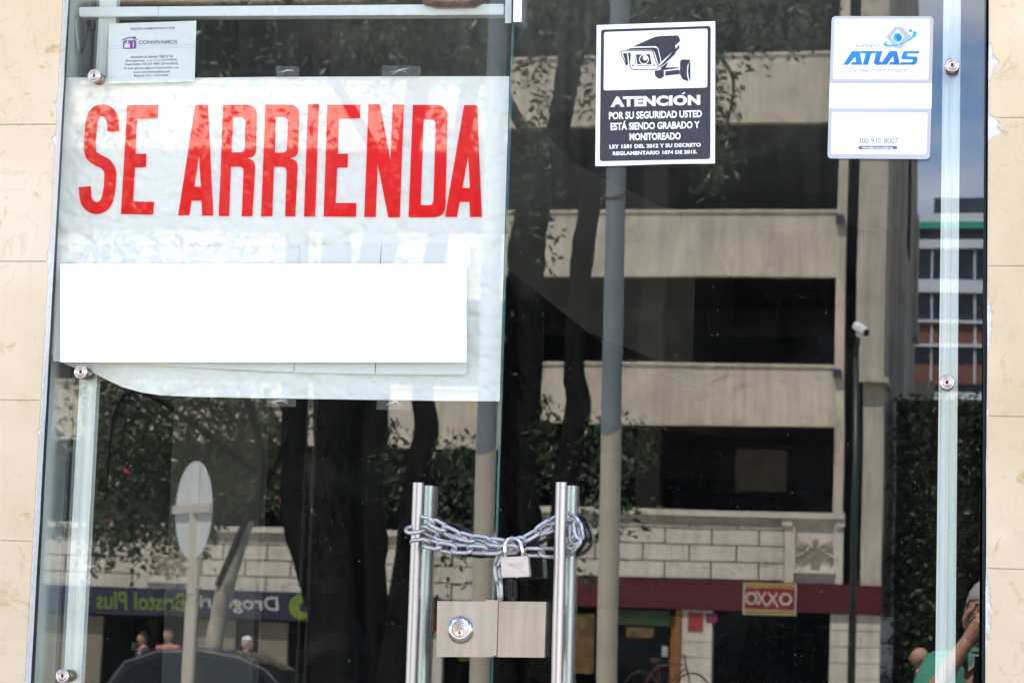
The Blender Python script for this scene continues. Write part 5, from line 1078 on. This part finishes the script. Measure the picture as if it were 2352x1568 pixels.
def person(label, at, yaw, H, shirt, trous, pose=None, hair='hair', bald=False, cap=False, headpitch=0.0, world=None, group=None):
    t = thing('person', label, 'person', at, group); k = H / 1.75; F_ = Matrix.Translation(at) @ Matrix.Rotation(yaw, 4, 'Z')
    J = dict(pel=(0, 0, .95), sp=(0, -.01, 1.15), ch=(0, 0, 1.33), nk=(0, -.01, 1.46), nk2=(0, .01, 1.54), hd=(0, .03, 1.64), ls=(-.19, 0, 1.41), le=(-.25, -.02, 1.13), lw=(-.25, .08, .88), rs=(.19, 0, 1.41), re=(.25, -.02, 1.13), rw=(.25, .08, .88),
             lh=(-.10, 0, .92), lk=(-.11, .06, .50), la=(-.11, -.02, .09), lt=(-.12, .12, .04), rh=(.10, 0, .92), rk=(.11, -.02, .50), ra=(.11, -.08, .09), rt=(.12, .06, .04))
    J = {a: F_ @ (Vector(b) * k) for a, b in J.items()}
    if world: J.update({a: Vector(b) for a, b in world.items()})
    def graph(names, edges, rad, sub=2): ix = {n: i for i, n in enumerate(names)}; return skin_bm([J[n] for n in names], [(ix[a], ix[b]) for a, b in edges], rad, sub)
    E_ = [('pel','sp'),('sp','ch'),('ch','nk'),('nk','nk2'),('ch','ls'),('ls','le'),('le','lw'),('ch','rs'),('rs','re'),('re','rw'),('pel','lh'),('lh','lk'),('lk','la'),('la','lt'),('pel','rh'),('rh','rk'),('rk','ra'),('ra','rt')]
    nm = ['pel','sp','ch','nk','nk2','ls','le','lw','rs','re','rw','lh','lk','la','lt','rh','rk','ra','rt']
    R = dict(pel=(.15,.11), sp=(.13,.10), ch=(.15,.11), nk=.062, nk2=.058, ls=.062, le=.043, lw=.027, rs=.062, re=.043, rw=.027, lh=.092, lk=.058, la=.038, lt=.035, rh=.092, rk=.058, ra=.038, rt=.035)
    R = {a: (tuple(x * k for x in b) if isinstance(b, tuple) else b * k) for a, b in R.items()}
    bm = graph(nm, E_, [R[n] for n in nm]); HM = head_into(bm, J['hd'], yaw, k, headpitch)
    fw = (F_.to_3x3() @ Vector((0, 1, 0)))
    for w_, e_, sd_ in ((J['lw'], J['le'], 1), (J['rw'], J['re'], -1)):
        d = (w_ - e_); hand_into(bm, w_, d, (F_.to_3x3() @ Vector((-sd_, 0, 0))) if not world else Vector((0, -1, .3)), k, .35, sd_)
    obj_ = keep(obj('body', bm, [M['skin'], M['strap']]), t)
    nm2 = ['pel','sp','ch','nk','ls','le_','rs','re_']; J['le_'] = J['ls'].lerp(J['le'], .80); J['re_'] = J['rs'].lerp(J['re'], .80)
    g = lambda a, f: (tuple(x * f for x in R[a]) if isinstance(R[a], tuple) else R[a] * f)
    bm = graph(nm2, [('pel','sp'),('sp','ch'),('ch','nk'),('ch','ls'),('ls','le_'),('ch','rs'),('rs','re_')], [g('pel', 1.13), g('sp', 1.22), g('ch', 1.15), .068 * k, .078 * k, .070 * k, .078 * k, .070 * k])
    for v in bm.verts: v.co += Vector((noise.noise(v.co * 9), noise.noise(v.co * 9 + Vector((5, 0, 0))), noise.noise(v.co * 7))) * .010
    sh_ = keep(obj('shirt', bm, M[shirt], None, True), t)
    nm3 = ['pel','lh','lk','la_','rh','rk','ra_']; J['la_'] = J['lk'].lerp(J['la'], .95); J['ra_'] = J['rk'].lerp(J['ra'], .95)
    bm = graph(nm3, [('pel','lh'),('lh','lk'),('lk','la_'),('pel','rh'),('rh','rk'),('rk','ra_')], [g('pel', 1.06), g('lh', 1.12), g('lk', 1.25), .06 * k, g('rh', 1.12), g('rk', 1.25), .06 * k]); keep(obj('trousers', bm, M[trous], None, True), t)
    for a, b in (('la', 'lt'), ('ra', 'rt')):
        bm = bmesh.new(); q = J[b] - J[a]; q.z = 0; c0_ = Vector((J[a].x, J[a].y, at[2] + .045 * k)); tube(bm, [c0_ - q * .3, c0_, c0_ + q * .9, c0_ + q * 1.3], [.035 * k, .045 * k, .042 * k, .028 * k], 10); keep(obj('shoe', fix(bm), M['shoe'], None, True), t)
    def shell(keepf, grow, mm, nmx, rough=.004):
        b2 = bmesh.new(); bmesh.ops.create_uvsphere(b2, u_segments=32, v_segments=24, radius=1)
        for v in b2.verts: x, y, z = v.co; v.co = (x * .080 * grow, y * .100 * grow - .010, z * .120 * grow + .002)
        bmesh.ops.delete(b2, geom=[v for v in b2.verts if not keepf(v.co)], context='VERTS')
        for v in b2.verts: v.co *= 1 + rough * 8 * noise.noise(v.co * 70)
        bmesh.ops.solidify(b2, geom=b2.faces[:], thickness=.006); b2.transform(HM); keep(obj(nmx, b2, mm, None, True), t)
    if not bald: shell(lambda c: c.z > .045 or (c.y < .03 and c.z > -.055 - .4 * c.y * 0), 1.06, M[hair], 'hair')
    if cap:
        shell(lambda c: c.z > .04, 1.13, M['cloth_w'], 'cap', 0); b2 = bmesh.new(); prism(b2, [Vector(q) for q in ((-.07, .07, .045), (-.06, .13, .038), (0, .17, .035), (.06, .13, .038), (.07, .07, .045))], Vector((0, 0, .008))); b2.transform(HM); keep(obj('cap_peak', fix(b2), M['logo_red']), t)
    return t, J
# the photographer: stands just behind the lens, both hands up at the camera
PXo = .065
ph, PJ = person('grey haired photographer in a green shirt mirrored at the lower right edge', (PXo, -4.62, .55), 0, 1.72, 'shirt', 'trouser', world=dict(hd=(PXo, -4.585, 2.15), nk=(PXo, -4.64, 2.0), nk2=(PXo, -4.62, 2.05), ch=(PXo, -4.65, 1.86), sp=(PXo, -4.66, 1.68), pel=(PXo, -4.66, 1.48),
    ls=(PXo - .185, -4.62, 1.935), le=(PXo - .225, -4.40, 1.80), lw=(PXo - .062, -4.43, 2.065), rs=(PXo + .185, -4.62, 1.935), re=(PXo + .27, -4.45, 1.78), rw=(PXo + .11, -4.47, 2.03)), headpitch=-.05)
cmr = thing('photo_camera', 'black camera held up to the eye of the photographer in the green shirt', 'camera', (PXo + .02, -4.46, 2.14))
bm = bmesh.new(); box(bm, PXo - .048, PXo + .088, -4.49, -4.425, 2.10, 2.185); box(bm, PXo - .012, PXo + .045, -4.49, -4.42, 2.1855, 2.215); fix(bm); bmesh.ops.bevel(bm, geom=bm.edges[:], offset=.008, segments=3); keep(obj('camera_body', bm, M['strap'], None, True), cmr)
bm = bmesh.new(); lathe(bm, [(0, .032), (.04, .034), (.05, .037), (.10, .038), (.10, .033), (.09, .03), (.09, 0)], (PXo + .018, -4.425, 2.14), (0, 1, 0), 32); keep(obj('lens', fix(bm), M['strap'], None, True), cmr)
bm = bmesh.new(); tube(bm, [(PXo - .046, -4.455, 2.17), (PXo - .10, -4.50, 2.02), (PXo - .085, -4.53, 1.96), (PXo - .075, -4.62, 2.02), (PXo, -4.70, 2.06), (PXo + .08, -4.62, 2.02), (PXo + .10, -4.50, 2.0), (PXo + .085, -4.455, 2.17)], .008, 8); keep(obj('neck_strap', fix(bm), M['strap'], None, True), cmr)
bm = bmesh.new(); tube(bm, [(PXo - .03, -4.515, 1.99), (PXo - .035, -4.50, 1.90), (PXo - .03, -4.49, 1.80)], [.018, .020, .014], 10); b_ = obj('shoulder_strap', fix(bm), M['strap'], None, True); keep(b_, ph)
bm = bmesh.new(); tube(bm, [(PXo + .062 * math.cos(a), -4.635 + .062 * math.sin(a), 2.0 + .012 * math.sin(a)) for a in [k * PI / 8 for k in range(16)]], .014, 8, closed=True); keep(obj('collar', fix(bm), M['shirt'], None, True), ph)
q = MR(2118, 1490, 24.0); person('bald man walking past, mirrored low between the hedge and the right rail', (q.x, -24.0, .004), PI / 2, q.z, 'cloth_d', 'trouser', bald=True)
q = MLf(566, 1461, 36.0); person('person in a white cap and pale shirt mirrored behind the car roof', (q.x, -36.0, .14), -PI / 2 - .4, (q.z - .15), 'cloth_w', 'trouser', cap=True)
q = MLf(388, 1444, 37.5); person('person in a dull pink shirt mirrored in the shade behind the car', (q.x, -37.5, .14), .3, (q.z - .14), 'cloth_p', 'trouser', hair='strap')
q = MLf(330, 1452, 38.5); person('person in dark clothes mirrored in the shade left of the pink shirted one', (q.x, -38.5, .14), .9, (q.z - .14), 'cloth_d', 'trouser', hair='strap')
# black box fixture with two struts, not a lamp, behind the left pane
fx = thing('black_fixture', 'small black fixture with two thin black arms behind the lower left pane', 'fixture', P(290, 1440, .6))
bm = bmesh.new()
for pts, r in ((((200, 1190), (240, 1320), (287, 1432)), .006), (((465, 1350), (380, 1396), (300, 1436)), .006)): tube(bm, [P(x, y, .6) for x, y in pts], r, 8)
keep(obj('arm', fix(bm), M['in_black']), fx)
bm = bmesh.new(); A = [P(*p, .6) for p in ((270, 1425), (300, 1420), (312, 1444), (318, 1472), (296, 1476), (284, 1462), (270, 1452))]; hexa(bm, A, [p + Vector((.01, .06, 0)) for p in A]); fix(bm); bmesh.ops.bevel(bm, geom=bm.edges[:], offset=.004, segments=2); keep(obj('housing', bm, M['in_black']), fx)
bm = bmesh.new(); A = [P(*p, .59) for p in ((284, 1464), (314, 1480), (300, 1492), (272, 1484))]; hexa(bm, A, [p + Vector((.01, .03, 0)) for p in A]); keep(obj('bracket', fix(bm), M['in_mid']), fx)
